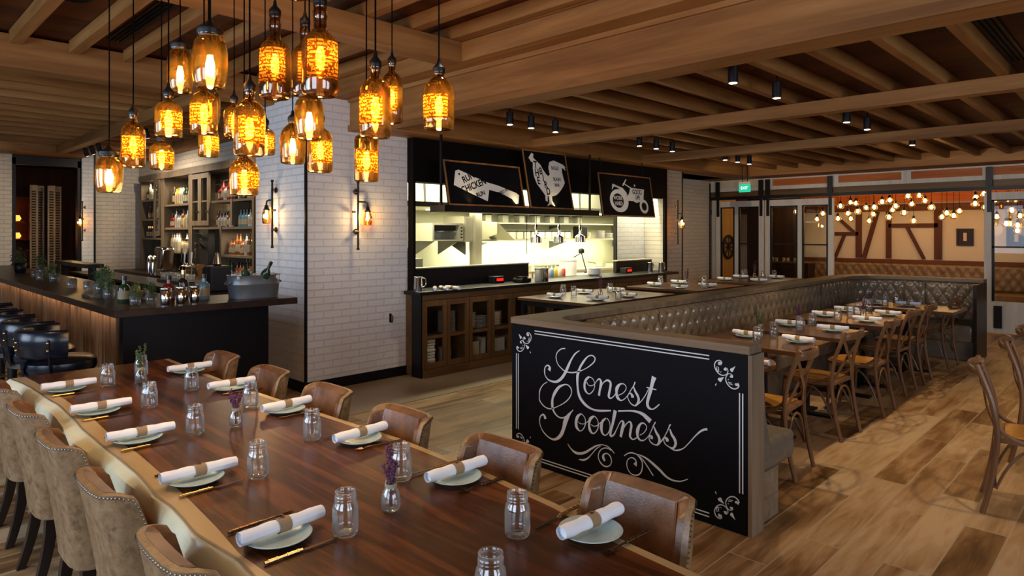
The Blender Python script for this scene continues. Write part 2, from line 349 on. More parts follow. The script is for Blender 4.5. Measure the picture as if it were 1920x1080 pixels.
def thing(name, label, cat, loc=(0, 0, 0), rotz=0, group=None):
    o = bpy.data.objects.new(name, None); COL.objects.link(o); o.empty_display_size = .05
    o.location = loc; o.rotation_euler = (0, 0, rotz); o['label'] = label; o['category'] = cat
    if group: o['group'] = group
    return o
def tag(o, label, cat, group=None, kind=None):
    o['label'] = label; o['category'] = cat
    if group: o['group'] = group
    if kind: o['kind'] = kind
    return o
def struct(name, mb, mat, parent=None, **k):
    o = mb.build(name, mat, parent, **k)
    if parent is None: o['kind'] = 'structure'
    return o
TRIM = [0]
def trim(mb, mat, **k):
    TRIM[0] += 1; return struct('trim_%d' % TRIM[0], mb, mat, **k)
def dup(root, loc, rotz=None, label=None, group=None):
    kids = {}
    for o in COL.objects:
        if o.parent is not None: kids.setdefault(o.parent.name, []).append(o)
    def cp(o, par):
        c = o.copy(); COL.objects.link(c)
        if par is not None: c.parent = par
        for ch in kids.get(o.name, []): cp(ch, c)
        return c
    r = cp(root, None); r.location = loc
    if rotz is not None: r.rotation_euler = (0, 0, rotz)
    if label: r['label'] = label
    if group: r['group'] = group
    return r
class Proto:
    """first placing moves the thing itself, later ones copy it"""
    def __init__(s, maker): s.maker = maker; s.o = None; s.kids = None
    def place(s, loc, rotz, label, group=None, mat=None):
        if s.o is None:
            s.o = s.maker(); r = s.o; r.location = loc; r.rotation_euler = (0, 0, rotz); r['label'] = label
            if group: r['group'] = group
            s.tree = {}
            for o in COL.objects:
                if o.parent is not None: s.tree.setdefault(o.parent.name, []).append(o)
            s.tree = {k: v for k, v in s.tree.items()}
            return r
        def cp(o, par):
            c = o.copy(); COL.objects.link(c)
            if par is not None: c.parent = par
            for ch in s.tree.get(o.name, []): cp(ch, c)
            return c
        r = cp(s.o, None); r.location = loc; r.rotation_euler = (0, 0, rotz); r['label'] = label
        if group: r['group'] = group
        return r
ORD = ['first', 'second', 'third', 'fourth', 'fifth', 'sixth', 'seventh', 'eighth', 'ninth', 'tenth', 'eleventh', 'twelfth',
       'thirteenth', 'fourteenth', 'fifteenth', 'sixteenth', 'seventeenth', 'eighteenth', 'nineteenth', 'twentieth',
       'twenty-first', 'twenty-second', 'twenty-third', 'twenty-fourth', 'twenty-fifth', 'twenty-sixth', 'twenty-seventh', 'twenty-eighth',
       'twenty-ninth', 'thirtieth', 'thirty-first', 'thirty-second', 'thirty-third', 'thirty-fourth', 'thirty-fifth', 'thirty-sixth']+['thirty-'+q for q in ('seventh', 'eighth', 'ninth')]+['fortieth']+['forty-'+q for q in ('first', 'second', 'third', 'fourth', 'fifth', 'sixth')]
def text_mesh(name, txt, size, mat, parent, loc, rot, ext=.001, align='CENTER', bold=0, sx=1):
    cu = bpy.data.curves.new(name, 'FONT'); cu.body = txt; cu.size = size; cu.extrude = ext; cu.align_x = align; cu.align_y = 'CENTER'; cu.offset = bold
    tmp = bpy.data.objects.new(name, cu); COL.objects.link(tmp)
    dg = bpy.context.evaluated_depsgraph_get(); me = bpy.data.meshes.new_from_object(tmp.evaluated_get(dg)); me.name = name
    bpy.data.objects.remove(tmp); me.materials.clear(); me.materials.append(mat)
    o = bpy.data.objects.new(name, me); COL.objects.link(o); o.parent = parent; o.location = loc; o.rotation_euler = rot; o.scale = (sx, 1, 1); return o
# ================================================================== THE ROOM
struct('floor', bx(-19, 5, -3, 17, -.1, 0), M['floor'])
struct('floor_tile_strip', bx(-6.3, -5.22, 2.9, 13.2, 0, .004), M['tile'])
# ---- column between the bar and the kitchen
struct('wall_column', bx(-7.41, -6.262, 3.343, 4.62, .11, 3.07), M['brickx'])
struct('wall_column_side', bx(-6.2619, -6.258, 3.343, 4.62, .11, 3.07), M['bricky'])
struct('baseboard_column', bx(-7.42, -6.245, 3.33, 4.62, 0, .11), M['black'])
trim(bx(-6.275, -6.252, 3.336, 3.36, .11, 2.9), M['black'])
# ---- bar walls
struct('wall_bar', bx(-14.7, -7.4, 4.52, 4.6, 0, 3.33), M['barbrickx'])
struct('wall_bar_band', bx(-14.7, -7.4, 4.22, 4.519, 2.74, 3.2), M['barbrickx'])
struct('wall_left', bx(-14.9, -14.7, -3, 2.16, 0, 3.33), M['barbrick'])
struct('wall_left_pier', bx(-14.9, -14.66, 3.23, 3.42, 0, 3.25), M['bricky'])
trim(bx(-14.7, -14.655, 3.42, 3.455, 0, 3.2), M['black'])
struct('wall_left_end', bx(-14.9, -14.7, 3.46, 4.52, 0, 3.33), M['barbrick'])
trim(bx(-14.88, -14.72, 2.161, 2.22, 0, 3.0), M['black'])
trim(bx(-14.88, -14.72, 3.17, 3.229, 0, 3.0), M['black'])
trim(bx(-14.88, -14.72, 2.161, 3.229, 2.88, 3.05), M['black'])
# passage beyond the left doorway
struct('wall_passage', bx(-18.1, -18, 0, 6, 0, 3.1), M['rustz'])
struct('wall_passage_side', bx(-18, -14.9, 5.4, 5.5, 0, 3.1), plain('dark_red_wall', (.06, .012, .008), .7))
struct('ceiling_passage', bx(-18.1, -14.9, 0, 5.5, 3.1, 3.2), M['blackpaint'])
# ---- ceilings
struct('ceiling_near', bx(-7.18, 5, -3, 3.95, 3.36, 3.42), M['decky'])
struct('ceiling_left', bx(-15, -7.18, -3, 4.6, 3.33, 3.42), M['deckx'])
struct('ceiling_right', bx(-7.0, 5, 4.08, 13.2, 2.96, 3.0), M['deckx'])
# near bay: raised joists along x
for y in (-1.58, -1.15, -.72, -.29, .14, .57, 1.0, 1.43, 1.86, 2.29, 2.72, 3.15, 3.55):
    trim(bx(-6.95, 3.2, y, y+.085, 3.25, 3.355), M['oakx'])
trim(bx(-4.40, -4.2, -3, 3.655, 3.075, 3.245), M['oaky'])
trim(bx(-.6, -.4, -3, 3.655, 3.075, 3.245), M['oaky'])
trim(bx(-6.26, 5, 3.66, 3.858, 3.085, 3.245), M['oakx'])
trim(bx(-6.26, 5, 3.645, 4.08, 3.25, 3.355), M['oakx'])
# deep beam in two laminations
trim(bx(-6.262, 5, 3.86, 4.08, 2.735, 3.245), M['oakx'])
trim(bx(-6.262, 5, 3.835, 3.859, 2.735, 2.80), M['oakx'])
trim(bx(-6.262, 5, 3.835, 3.859, 3.045, 3.083), M['oakx'])
# beam that runs into the column, and the header over the column
trim(bx(-7.17, -6.95, -3, 3.34, 3.05, 3.33), M['oaky'])
trim(bx(-7.4, -6.262, 3.345, 4.2, 3.075, 3.33), M['oakx'])
# left bay joists and beams
for k in range(-1, 12):
    x = -8.30-.50*k
    trim(bx(x-.035, x+.035, -3, 4.05, 3.18, 3.329), M['oaky'])
trim(bx(-13.95, -7.171, 2.68, 2.82, 3.05, 3.178), M['oakx'])
trim(bx(-14.7, -7.41, 4.06, 4.215, 3.05, 3.325), M['oakx'])
trim(bx(-14.8, -13.952, -3, 3.225, 3.055, 3.325), M['oaky'])
# right bay: low joists along y, two cross beams, the perimeter beams
for k in range(22):
    x = -5.28+.40*k-.03
    trim(bx(x, x+.062, 4.085, 12.5, 2.85, 2.958), M['oaky'])
trim(bx(-5.8, 5, 6.235, 6.37, 2.735, 2.848), M['oakx'])
trim(bx(-5.8, 5, 8.745, 8.88, 2.735, 2.848), M['oakx'])
trim(bx(-7.0, -5.802, 4.085, 13.2, 2.745, 2.958), M['oaky'])
trim(bx(-5.8, 5, 12.51, 13.18, 2.745, 2.958), M['oakx'])
# ceiling slots and round speakers
def vent(p, sx, sy, nm, lab):
    t = thing(nm, lab, 'ceiling vent', p)
    bx(-sx/2, sx/2, -sy/2, sy/2, -.012, 0).build('frame', M['black'], t)
    m = MB()
    for k in range(3):
        yy = (-.5+(k+1)/4)*sy if sx > sy else 0; xx = 0 if sx > sy else (-.5+(k+1)/4)*sx
        if sx > sy: m.box(-sx/2+.02, sx/2-.02, yy-.004, yy+.004, -.02, -.012)
        else: m.box(xx-.004, xx+.004, -sy/2+.02, sy/2-.02, -.02, -.012)
    m.build('slat', M['blackmat'], t); return t
vent((-5.85, 1.71, 3.359), 1.56, .13, 'ceiling_vent', 'long black slot vent in the raised ceiling above the pendants')
vent((-.78, 5.5, 2.959), .12, 1.5, 'ceiling_vent', 'long black slot vent between joists of the low ceiling')
for p, lab in (((-5.62, 1.18, 3.359), 'round black speaker set in the ceiling by the slot vent'), ((-2.69, 4.45, 2.959), 'round black speaker between joists behind the deep beam')):
    t = thing('ceiling_speaker', lab, 'speaker', p)
    MB().lathe([(.12, 0), (.12, -.012), (.105, -.016)], 24).build('rim', M['black'], t, smooth='auto')
    MB().lathe([(.1, -.0165), (.06, -.02), (.001, -.021)], 24, cap=False).build('grille', M['blackmat'], t, smooth='auto')
# ---- walls behind the camera, with the three windows
struct('wall_back', MB().box(-19, -7.8, -3.1, -3, 0, 3.36).box(-5.4, -4.6, -3.1, -3, 0, 3.36).box(-2.2, -1.4, -3.1, -3, 0, 3.36).box(1, 5, -3.1, -3, 0, 3.36)
       .box(-7.8, 1, -3.1, -3, 0, .7).box(-7.8, 1, -3.1, -3, 2.8, 3.36), M['brickx'])
for k, x in enumerate((-6.6, -3.4, -.2)):
    w = struct('window_%d' % (k+1), bx(x-1.2, x+1.2, -3.06, -3.04, .7, 2.8), M['pane'])
    struct('window_frame', MB().box(x-1.2, x-1.14, -3.08, -3.02, .7, 2.8).box(x+1.14, x+1.2, -3.08, -3.02, .7, 2.8).box(x-.03, x+.03, -3.08, -3.02, .7, 2.8)
           .box(x-1.2, x+1.2, -3.08, -3.02, .7, .76).box(x-1.2, x+1.2, -3.08, -3.02, 2.74, 2.8), M['black'], w)
struct('wall_right', MB().box(4.9, 5, -3, -.6, 0, 3.4).box(4.9, 5, 1.8, 2.4, 0, 3.4).box(4.9, 5, 4.8, 17, 0, 3.4).box(4.9, 5, -.6, 4.8, 0, .7).box(4.9, 5, -.6, 4.8, 2.8, 3.4), M['bricky'])
for k, y in enumerate((.6, 3.6)):
    w = struct('window_%d' % (20+k), bx(4.94, 4.96, y-1.2, y+1.2, .7, 2.8), M['pane'])
    struct('window_frame', MB().box(4.92, 4.98, y-1.2, y-1.14, .7, 2.8).box(4.92, 4.98, y+1.14, y+1.2, .7, 2.8).box(4.92, 4.98, y-.03, y+.03, .7, 2.8).box(4.92, 4.98, y-1.2, y+1.2, .7, .76).box(4.92, 4.98, y-1.2, y+1.2, 2.74, 2.8), M['black'], w)
# ---- kitchen front wall
struct('wall_kitchen', MB().box(-6.35, -6.15, 4.625, 10.085, 2.235, 2.744).box(-6.25, -6.15, 4.625, 4.66, .986, 2.235).box(-6.19, -6.15, 10.01, 10.085, .986, 2.235), M['blackpaint'])
struct('wall_pier', bx(-6.61, -6.2, 10.09, 10.66, .1, 2.744), M['barbrick'])
trim(bx(-6.6, -6.19, 10.66, 10.685, 0, 2.744), M['black'])
struct('wall_recess', bx(-7.1, -6.97, 10.7, 13.2, 0, 2.96), M['barbrick'])
trim(bx(-6.99, -6.955, 13.12, 13.16, 0, 2.7), M['black'])
struct('wall_recess_return', bx(-6.97, -6.6, 10.66, 10.7, 0, 2.74), M['barbrickx'])
# kitchen interior
struct('wall_kitchen_back', bx(-8.75, -8.65, 4.63, 12.6, 0, 2.9), M['splash'])
struct('wall_kitchen_left', bx(-8.65, -6.36, 4.63, 4.70, 0, 2.9), M['steelm'])
struct('wall_kitchen_right', bx(-8.65, -7.11, 12.5, 12.6, 0, 2.9), M['splash'])
struct('ceiling_kitchen', bx(-8.7, -6.36, 4.7, 12.6, 2.745, 2.8), M['white'])
struct('wall_kitchen_brick', bx(-6.66, -6.62, 9.26, 10.66, 1.19, 2.7), M['bricky'])
trim(bx(-6.67, -6.61, 9.225, 9.255, 1.0, 2.7), M['black'])
# ---- glazed wall to the private room, y = 13.2
Y = 13.2
struct('wall_glazed', MB().box(-7.1, 5, Y, Y+.08, 2.72, 2.95).box(-7.1, 5, Y, Y+.08, 2.51, 2.585), M['frame'])
px = [-6.93, -5.70, -4.445, -3.24, -2.055, -.6, 1.0, 2.6, 4.2]
for a in px: trim(bx(a-.075, a+.075, Y-.005, Y+.085, 2.51, 2.95), M['frame'])
for i in range(len(px)-1):
    w = struct('window_%d' % (4+i), bx(px[i]+.075, px[i+1]-.075, Y+.03, Y+.05, 2.585, 2.72), M['cream'] if i == 0 else M['orange'])
trim(bx(-7.1, 5, Y-.02, Y+.08, 2.40, 2.51), M['cabx'])
trim(bx(-7.1, 5, Y-.06, Y-.02, 2.335, 2.40), M['black'])
trim(bx(-6.95, -6.84, Y, Y+.08, 0, 2.335), M['frame'])
def barn_door(n, x0, x1, xm, solid_low, yoff=0, strap=()):
    y0, y1 = Y-.05+yoff, Y-.005+yoff; z1 = 2.30
    d = struct('door_%d' % n, MB().box(x0, x0+.10, y0, y1, .02, z1).box(x1-.10, x1, y0, y1, .02, z1).box(x0+.1, x1-.1, y0, y1, z1-.12, z1)
               .box(x0+.1, x1-.1, y0, y1, .02, solid_low), M['frame'])
    if xm: struct('mullion', bx(xm-.04, xm+.04, y0+.004, y1-.004, solid_low, z1-.12), M['frame'], d)
    struct('pane', bx(x0+.1, x1-.1, y0+.018, y0+.024, solid_low, z1-.12), M['pane'], d)
    m = MB(); e = x0+.1
    for a, b in ((x0+.1, (xm-.04) if xm else x1-.1), ((xm+.04) if xm else x1-.1, x1-.1)):
        if b-a < .05: continue
        m.box(a, a+.035, y0+.01, y1-.008, solid_low, z1-.12).box(b-.035, b, y0+.01, y1-.008, solid_low, z1-.12)
        m.box(a, b, y0+.01, y1-.008, z1-.145, z1-.12).box(a, b, y0+.01, y1-.008, 1.40, 1.425)
    struct('glazing_bar', m, M['black'], d)
    for sx in strap:
        struct('hanger', MB().box(sx-.03, sx+.03, y0-.012, y0, 1.98, 2.48).box(sx-.045, sx+.045, y0-.03, y0-.005, 2.41, 2.72), M['black'], d)
    return d
barn_door(1, -6.83, -5.79, -6.37, .35, 0, (-6.78, -5.84))
barn_door(2, -5.76, -4.44, -5.07, .35, 0, (-5.70, -4.50))
d3 = barn_door(3, -2.10, -.5, None, .53, 0, (-2.03, -.6))
struct('door_pull', bx(-1.97, -1.86, Y-.075, Y-.05, .10, .46), M['black'], d3)
barn_door(4, -.45, 1.2, None, .53, 0, (-.4, 1.1))
trim(bx(1.25, 4.9, Y, Y+.05, 0, 2.335), M['frame'])
# ---- private room behind
struct('wall_private_back', bx(-9.5, 5, 16.5, 16.6, 0, 3.2), M['cream'])
struct('wall_private_left', bx(-9.5, -9.4, 13.2, 16.5, 0, 3.2), M['rustz'])
struct('ceiling_private', bx(-9.5, 5, 13.2, 16.6, 2.95, 3.05), M['orange'])
struct('wall_private_dark_sheet', bx(-7.29, -6.02, 15.62, 15.68, 0, 2.6), M['darkz'])  # added dark sheet, stands in for the dim view through the doors
struct('wall_private_partition', bx(-7.4, -7.3, 14.2, 15.05, 0, 2.6), M['gold'])
trim(bx(-9.4, 5, 16.40, 16.5, 2.30, 2.9), M['orange'])
trim(bx(-9.4, 5, 16.38, 16.5, 2.12, 2.27), M['rust'])
for a, b, w in (((-5.01, 2.12), (-5.01, 1.07), .12), ((-4.39, 2.12), (-4.39, 1.07), .10), ((-3.44, 2.12), (-3.44, 1.07), .14), ((-4.62, 2.12), (-4.90, 1.07), .09) ,
                ((-4.39, 1.80), (-3.44, 1.80), .09), ((-4.03, 1.78), (-3.70, 1.07), .10), ((-5.6, 1.62), (-5.01, 1.62), .08), ((-5.45, 1.98), (-5.12, 1.66), .07),
                ((-5.32, 1.58), (-5.52, 1.07), .08), ((-5.62, 2.12), (-5.62, 1.07), .08), ((-6.6, 2.12), (-6.6, 1.07), .1)):
    trim(MB().beam((a[0], 16.47, a[1]), (b[0], 16.47, b[1]), *((.06, w) if a[1] == b[1] else (w, .06))), M["rustz"])
# ================================================================== COMMUNAL TABLE
def lerp_tab(tab, x):
    for (a, b), (c, d) in zip(tab, tab[1:]):
        if a <= x <= c: return b+(d-b)*(x-a)/(c-a)
    return tab[0][1] if x < tab[0][0] else tab[-1][1]
YR = [(-5.0, 1.63), (-4.2, 1.625), (-3.8, 1.625), (-2.9, 1.67), (-2.35, 1.70), (-1.8, 1.685), (-1.4, 1.65), (-1.1, 1.59), (-.85, 1.57), (-.5, 1.56)]
YI = [(-5.0, .80), (-4.8, .815), (-4.16, .84), (-3.68, .85), (-3.24, .832), (-2.93, .842), (-2.64, .832), (-2.29, .815), (-2.03, .797), (-1.82, .776), (-1.3, .80), (-.5, .79)]
YO = [(-5.0, .72), (-4.6, .775), (-4.08, .785), (-3.27, .772), (-2.89, .762), (-2.69, .768), (-2.44, .755), (-2.31, .76), (-2.05, .735), (-1.79, .752), (-1.4, .74), (-.5, .73)]
YB = [(-5.0, .69), (-4.67, .762), (-3.88, .765), (-3.4, .735), (-3.05, .750), (-2.72, .753), (-2.44, .765), (-2.1, .745), (-1.9, .748), (-.5, .74)]
xs = [-5.0+.04*i for i in range(108)]
tb = thing('communal_dining_table', 'long communal dining table, dark reddish slab with a pale wavy live edge', 'table', (-2.85, 1.2, 0))
def L(p): return (p[0]+2.85, p[1]-1.2, p[2])
top = MB(); rows_o, rows_i = [], []
for x in xs:
    yi, yr = lerp_tab(YI, x), lerp_tab(YR, x)-.035
    rows_o.append([L((x, yi+(yr-yi)*k/6, .76)) for k in range(7)]); rows_i.append([L((x, yi+(yr-yi)*k/6, .69)) for k in range(7)])
top.slab(rows_i, rows_o).build('tabletop', M['walnut'], tb, fix=True)
e1o, e1i, bk, rs_o, rs_i, ck = [], [], [], [], [], []
for x in xs:
    yi, yo, yb = lerp_tab(YI, x), lerp_tab(YO, x), lerp_tab(YB, x)
    w = .005*sin(x*6)+.0015*sin(x*17+1)
    e1o.append([L((x, yi-.0005, .7602)), L((x, yo+w, .7595))]); e1i.append([L((x, yi-.0005, .69)), L((x, yo+w+.004, .69))])
    sec = [(yo+w, .7593), (yo+w-.010, .752), (yb+w-.022, .735), (yb+w-.030+.006*sin(x*5+2), .705), (yb+w-.028+.006*sin(x*4), .67), (yb-.018, .642), (yb+.01, .628)]
    bk.append([L((x, a, z)) for a, z in sec]); ck.append([L((x, yo+w+.006, .7606)), L((x, yo+w-.002, .7602))])
    yr = lerp_tab(YR, x)
    rs_o.append([L((x, yr-.0345, .7602)), L((x, yr-.004, .7602)), L((x, yr, .756))]); rs_i.append([L((x, yr-.0345, .685)), L((x, yr-.004, .685)), L((x, yr, .69))])
MB().slab(e1i, e1o).build('sapwood_border', M['sap'], tb, fix=True)
bki = [[(p[0], p[1]+.03, p[2]) for p in r] for r in bk]
MB().slab(bki, bk).build('live_edge', M['bark'], tb, smooth='auto', fix=True)
MB().slab(rs_i, rs_o).build('sapwood_border', M['sap'], tb, fix=True); MB().grid(ck).build('bark_line', M['capx'], tb)
for x in (-4.3, -1.3):
    for y in (1.03, 1.4):
        bx(x+2.85-.05, x+2.85+.05, y-1.2-.05, y-1.2+.05, 0, .685).build('leg', M['black'], tb)
    bx(x+2.85-.06, x+2.85+.06, -.25, .3, 0, .012).build('foot_plate', M['black'], tb)
# ---- leather dining chairs (local: sitter looks along +y)
def make_leather_chair():
    t = thing('leather_dining_chair', '', 'chair')
    PX_ = [(0, 0), (.35, .09), (.6, .145), (.78, .178), (.9, .195), (1, .203)]; PY_ = [(0, 0), (.35, .002), (.6, .010), (.78, .030), (.9, .062), (1, .10)]
    NV, NS = 12, 28; outer, mid, inner = [], [], []
    for j in range(NV+1):
        v = j/NV; z = .33+.50*v
        hw = .205-.008*v+.010*sin(v*pi); dep = .165-.07*v; yb = -.225-.075*v**1.3
        ro, rm, ri = [], [], []
        for i in range(NS+1):
            s = -1+2*i/NS; a = abs(s); sg = 1 if s >= 0 else -1
            def pc(q):
                q = min(q, 1); return lerp_tab(PX_, q)*hw/.203, yb+lerp_tab(PY_, q)*dep/.10
            cx, cy = pc(a); c2 = pc(min(a+.03, 1)); c1 = pc(max(min(a+.03, 1)-.06, 0)); tx, ty = c2[0]-c1[0], c2[1]-c1[1]; l = hypot(tx, ty); nx, ny = -ty/l, tx/l
            if a < .04: nx, ny = 0, 1
            cx *= sg; nx *= sg
            zz = z-(.018*max(0, (a-.8)/.2)**2 if j == NV else 0)
            ro.append((cx, cy, zz)); th = .020
            rm.append((cx+nx*th, cy+ny*th, zz+.002)); th2 = .062-.022*a**3
            ri.append((cx+nx*th2, cy+ny*th2, zz-(.012 if j == NV else 0)))
        outer.append(ro); mid.append(rm); inner.append(ri)
    MB().slab(outer, mid).build('back_panel', M['leatherout'], t, smooth='auto', ang=50, fix=True)
    m2 = [[(p[0], p[1], p[2]+.001) for p in r] for r in mid]
    MB().slab(m2, inner).build('backrest', M['leatherin'], t, smooth='auto', ang=50, fix=True)
    nh = MB()
    def head(p):
        nh.lathe([(.0058, -.003), (.0046, .0025), (.0012, .0045)], 6, p)
    path = [outer[j][0] for j in range(2, NV+1)]+outer[NV][1:-1]+[outer[j][-1] for j in range(NV, 1, -1)]
    acc = 0; last = Vector(path[0]); cen = Vector((0, -.05, .6))
    for p in path[1:]:
        q = Vector(p); d = (q-last).length; n = max(1, round(d/.0135))
        for k in range(n):
            r = last.lerp(q, k/n); out = Vector((r.x, r.y+.05, 0)).normalized(); c = r+out*.003+Vector((0, 0, -.008))
            nh.add([c+out*.004, c+Vector((0, 0, .0046)), c-Vector((0, 0, .0046)), c+Vector((-out.y, out.x, 0))*.0046, c-Vector((-out.y, out.x, 0))*.0046],
                   [(0, 1, 3), (0, 3, 2), (0, 2, 4), (0, 4, 1)])
        last = q
    nh.build('nailhead_trim', M['nail'], t, smooth=True)
    bx(-.175, .175, -.17, .24, .35, .47).build('seat', M['leatherin'], t, bevel=.03, seg=3, smooth='auto')
    bx(-.17, .17, -.17, .215, .31, .352).build('seat_frame', M['legdark'], t)
    for sx in (-1, 1):
        for (y0, y1) in ((.19, .20), (-.17, -.235)):
            m = MB(); n = 5
            for k in range(n):
                a, b = k/n, (k+1)/n
                f = lambda q: (sx*(.155+.02*q*q), y0+(y1-y0)*q**1.7, .33*(1-q)); g = lambda q: .024-.007*q
                A, B = f(a), f(b); ga, gb = g(a), g(b)
                m.add([(A[0]+i*ga, A[1]+j*ga, A[2]) for i, j in ((-1, -1), (1, -1), (1, 1), (-1, 1))]+[(B[0]+i*gb, B[1]+j*gb, B[2]) for i, j in ((-1, -1), (1, -1), (1, 1), (-1, 1))],
                      [(0, 1, 2, 3), (7, 6, 5, 4), (0, 4, 5, 1), (1, 5, 6, 2), (2, 6, 7, 3), (3, 7, 4, 0)])
            m.build('leg', M['legdark'], t, fix=True)
    return t
LC = Proto(make_leather_chair)
for i, x in enumerate((-1.85, -2.51, -3.17, -3.82, -4.48)):
    LC.place((x, .855, 0), 0, 'distressed tan leather chair seen from behind, %s along the live-edge side' % ('nearest' if i == 0 else ORD[i]), 'leather chairs on the live-edge side')
for i, x in enumerate((-1.20, -1.83, -2.49, -3.14, -3.82, -4.52)):
    LC.place((x, 1.575, 0), pi, 'brown leather chair facing us, %s along the straight side of the long table' % ('nearest' if i == 0 else ORD[i]), 'leather chairs on the straight side')
# ---- place settings
def make_plate():
    t = MB().lathe([(.045, 0), (.05, .004), (.07, .007), (.092, .016), (.095, .0185), (.0925, .0195), (.07, .011), (.05, .0085), (.001, .008)], 40, cap=False)
    o = t.build('plate', M['plate'], None, smooth=True); o['category'] = 'plate'; return o
def make_napkin():
    t = thing('rolled_napkin', '', 'napkin')
    m = MB(); R = .0205; n = 14; segs = 12
    rows = []
    for i in range(n+1):
        y = -.13+.26*i/n; w = .0012*sin(i*1.7)
        row = []
        for k in range(segs+1):
            a = 2*pi*k/segs+.25*sin(y*9); rr = R*(1+.03*sin(3*a+i*.4))+w
            row.append((rr*cos(a)*1.08, y, R*.92+rr*sin(a)*.92))
        rows.append(row)
    m.grid(rows)
    m.build('cloth', M['napkin'], t, smooth=True)
    m = MB()                         # the rolled layers seen at the ends
    for e in (-1, 1):
        sp = []
        for k in range(40):
            a = k*.42; r = R*(1-.022*k); sp.append((r*cos(a)*1.05, e*(.129-.0006*k), R*.92+r*sin(a)*.9))
        a = [(p[0], p[1], p[2]) for p in sp]; b = [(p[0]*.93, p[1]-e*.012, R*.92+(p[2]-R*.92)*.93) for p in sp]
        m.grid([a, b])
        m.add([(0, e*.118, R*.92)]+[(R*.93*cos(q*.5236), e*.118, R*.92+R*.85*sin(q*.5236)) for q in range(12)], [(0, 1+q, 1+(q+1) % 12) for q in range(12)])
    m.build('rolled_end', M['napkin'], t, smooth=True)
    rows = [[((R+.0016)*cos(2*pi*k/20)*1.08, y, R*.92+(R+.0016)*sin(2*pi*k/20)*.95) for k in range(21)] for y in (-.019, 0, .019)]
    b = MB().grid(rows).build('paper_band', M['kraft'], t, smooth=True)
    e = MB(); c = (0, 0, R*.92+(R+.0016)*.95+.0004)
    e.add([(c[0]+.006*cos(q), c[1]+.007*sin(q)+.002*sin(3*q), c[2]) for q in [i*pi/5 for i in range(10)]], [tuple(range(10))])
    e.add([(c[0]-.001, c[1]-.013, c[2]), (c[0]+.002, c[1]-.013, c[2]), (c[0]+.001, c[1]-.004, c[2]), (c[0]-.002, c[1]-.004, c[2])], [(0, 1, 2, 3)])
    e.build('stamp', M['ink'], b)
    return t
def make_knife():
    t = thing('table_knife', '', 'knife')
    pts = [(0, -.11, .006), (0, -.09, .0065), (0, -.06, .0065), (0, -.03, .0065), (0, .0, .0065)]
    m = MB().tube(pts, [.0045, .0058, .0042, .0055, .004], 8)
    for y in (-.098, -.075, -.045, -.015): m.tube([(0, y-.0015, .0065), (0, y+.0015, .0065)], .0066, 8)
    m.build('handle', M['brass'], t, smooth='auto')
    bl = [(-.003, 0), (.0075, .005), (.009, .06), (.006, .1), (-.002, .112), (-.0035, .05)]
    MB().prism([(x, y, .0045) for x, y in bl], (0, 0, .0016)).build('blade', M['bronze'], t)
    return t
def make_fork():
    t = thing('table_fork', '', 'fork')
    m = MB().tube([(0, -.11, .006), (0, -.09, .0065), (0, -.06, .0065), (0, -.03, .0065), (0, .0, .0065)], [.0045, .0058, .0042, .0055, .004], 8)
    for y in (-.098, -.075, -.045, -.015): m.tube([(0, y-.0015, .0065), (0, y+.0015, .0065)], .0066, 8)
    m.build('handle', M['bronze'], t, smooth='auto')
    m = MB().tube(spl([(0, 0, .006), (0, .03, .007), (0, .05, .005), (0, .06, .004)], 3), .003, 6)
    m.box(-.0105, .0105, .058, .066, .003, .0055)
    for x in (-.009, -.003, .003, .009): m.tube([(x, .066, .0045), (x, .085, .0035), (x, .10, .0055)], [.0016, .0015, .0008], 5)
    m.build('tines', M['bronze'], t); return t
def make_jar():
    pr = [(.001, .006), (.026, .006), (.034, .004), (.0375, .012), (.0378, .03), (.0378, .078), (.035, .092), (.0305, .100), (.0295, .104), (.0315, .106), (.0315, .109), (.0295, .111),
          (.0315, .114), (.0315, .117), (.0298, .119), (.0295, .126), (.0308, .129), (.0295, .1305), (.0275, .128), (.0275, .10), (.034, .088), (.0355, .075), (.0355, .02), (.032, .0135), (.001, .0125)]
    o = MB().lathe(pr, 28, cap=False).build('mason_jar', M['jar'], None, smooth=True); o['category'] = 'jar'; return o
def make_vase():
    t = thing('bud_vase', '', 'vase')
    pr = [(.001, .004), (.022, .003), (.029, .010), (.0305, .03), (.0295, .052), (.022, .068), (.0165, .078), (.016, .09), (.0185, .094), (.0175, .097), (.015, .095), (.0145, .08), (.02, .067),
          (.0275, .05), (.0285, .03), (.027, .012), (.001, .009)]
    MB().lathe(pr, 26, cap=False).build('glass_bottle', M['jar'], t, smooth=True)
    m = MB()
    for k in range(4): m.tube([(.0175*cos(a), .0175*sin(a), .078+.0035*k+.001*sin(a*2)) for a in [2*pi*i/18 for i in range(19)]], .0018, 5)
    m.build('twine', M['twine'], t, smooth=True); return t
def make_flowers(tall=1.0, mat='purple', seed=3):
    t = thing('dried_flower_sprig', '', 'flowers'); rnd = random.Random(seed); st, fl, lf = MB(), MB(), MB()
    for k in range(9):
        a = rnd.random()*2*pi; sp = rnd.uniform(.008, .032); h = rnd.uniform(.13, .205)*tall
        p = [(0.004*cos(a), .004*sin(a), .015), (.008*cos(a), .008*sin(a), .085), (sp*.7*cos(a), sp*.7*sin(a), (.085+h)/2+.01), (sp*cos(a), sp*sin(a), h)]
        q = spl(p, 4); st.tube(q, .0011, 5)
        for (x, y, z) in q[4:]:
            for _ in range(3):
                c = (x+rnd.uniform(-.006, .006), y+rnd.uniform(-.006, .006), z+rnd.uniform(-.005, .005)); r = rnd.uniform(.0022, .0042)
                fl.lathe([(r*.5, -r), (r, 0), (r*.5, r)], 6, c)
    st.build('stem', M['twig'], t); fl.build('blossom', M[mat], t, smooth=True); return t
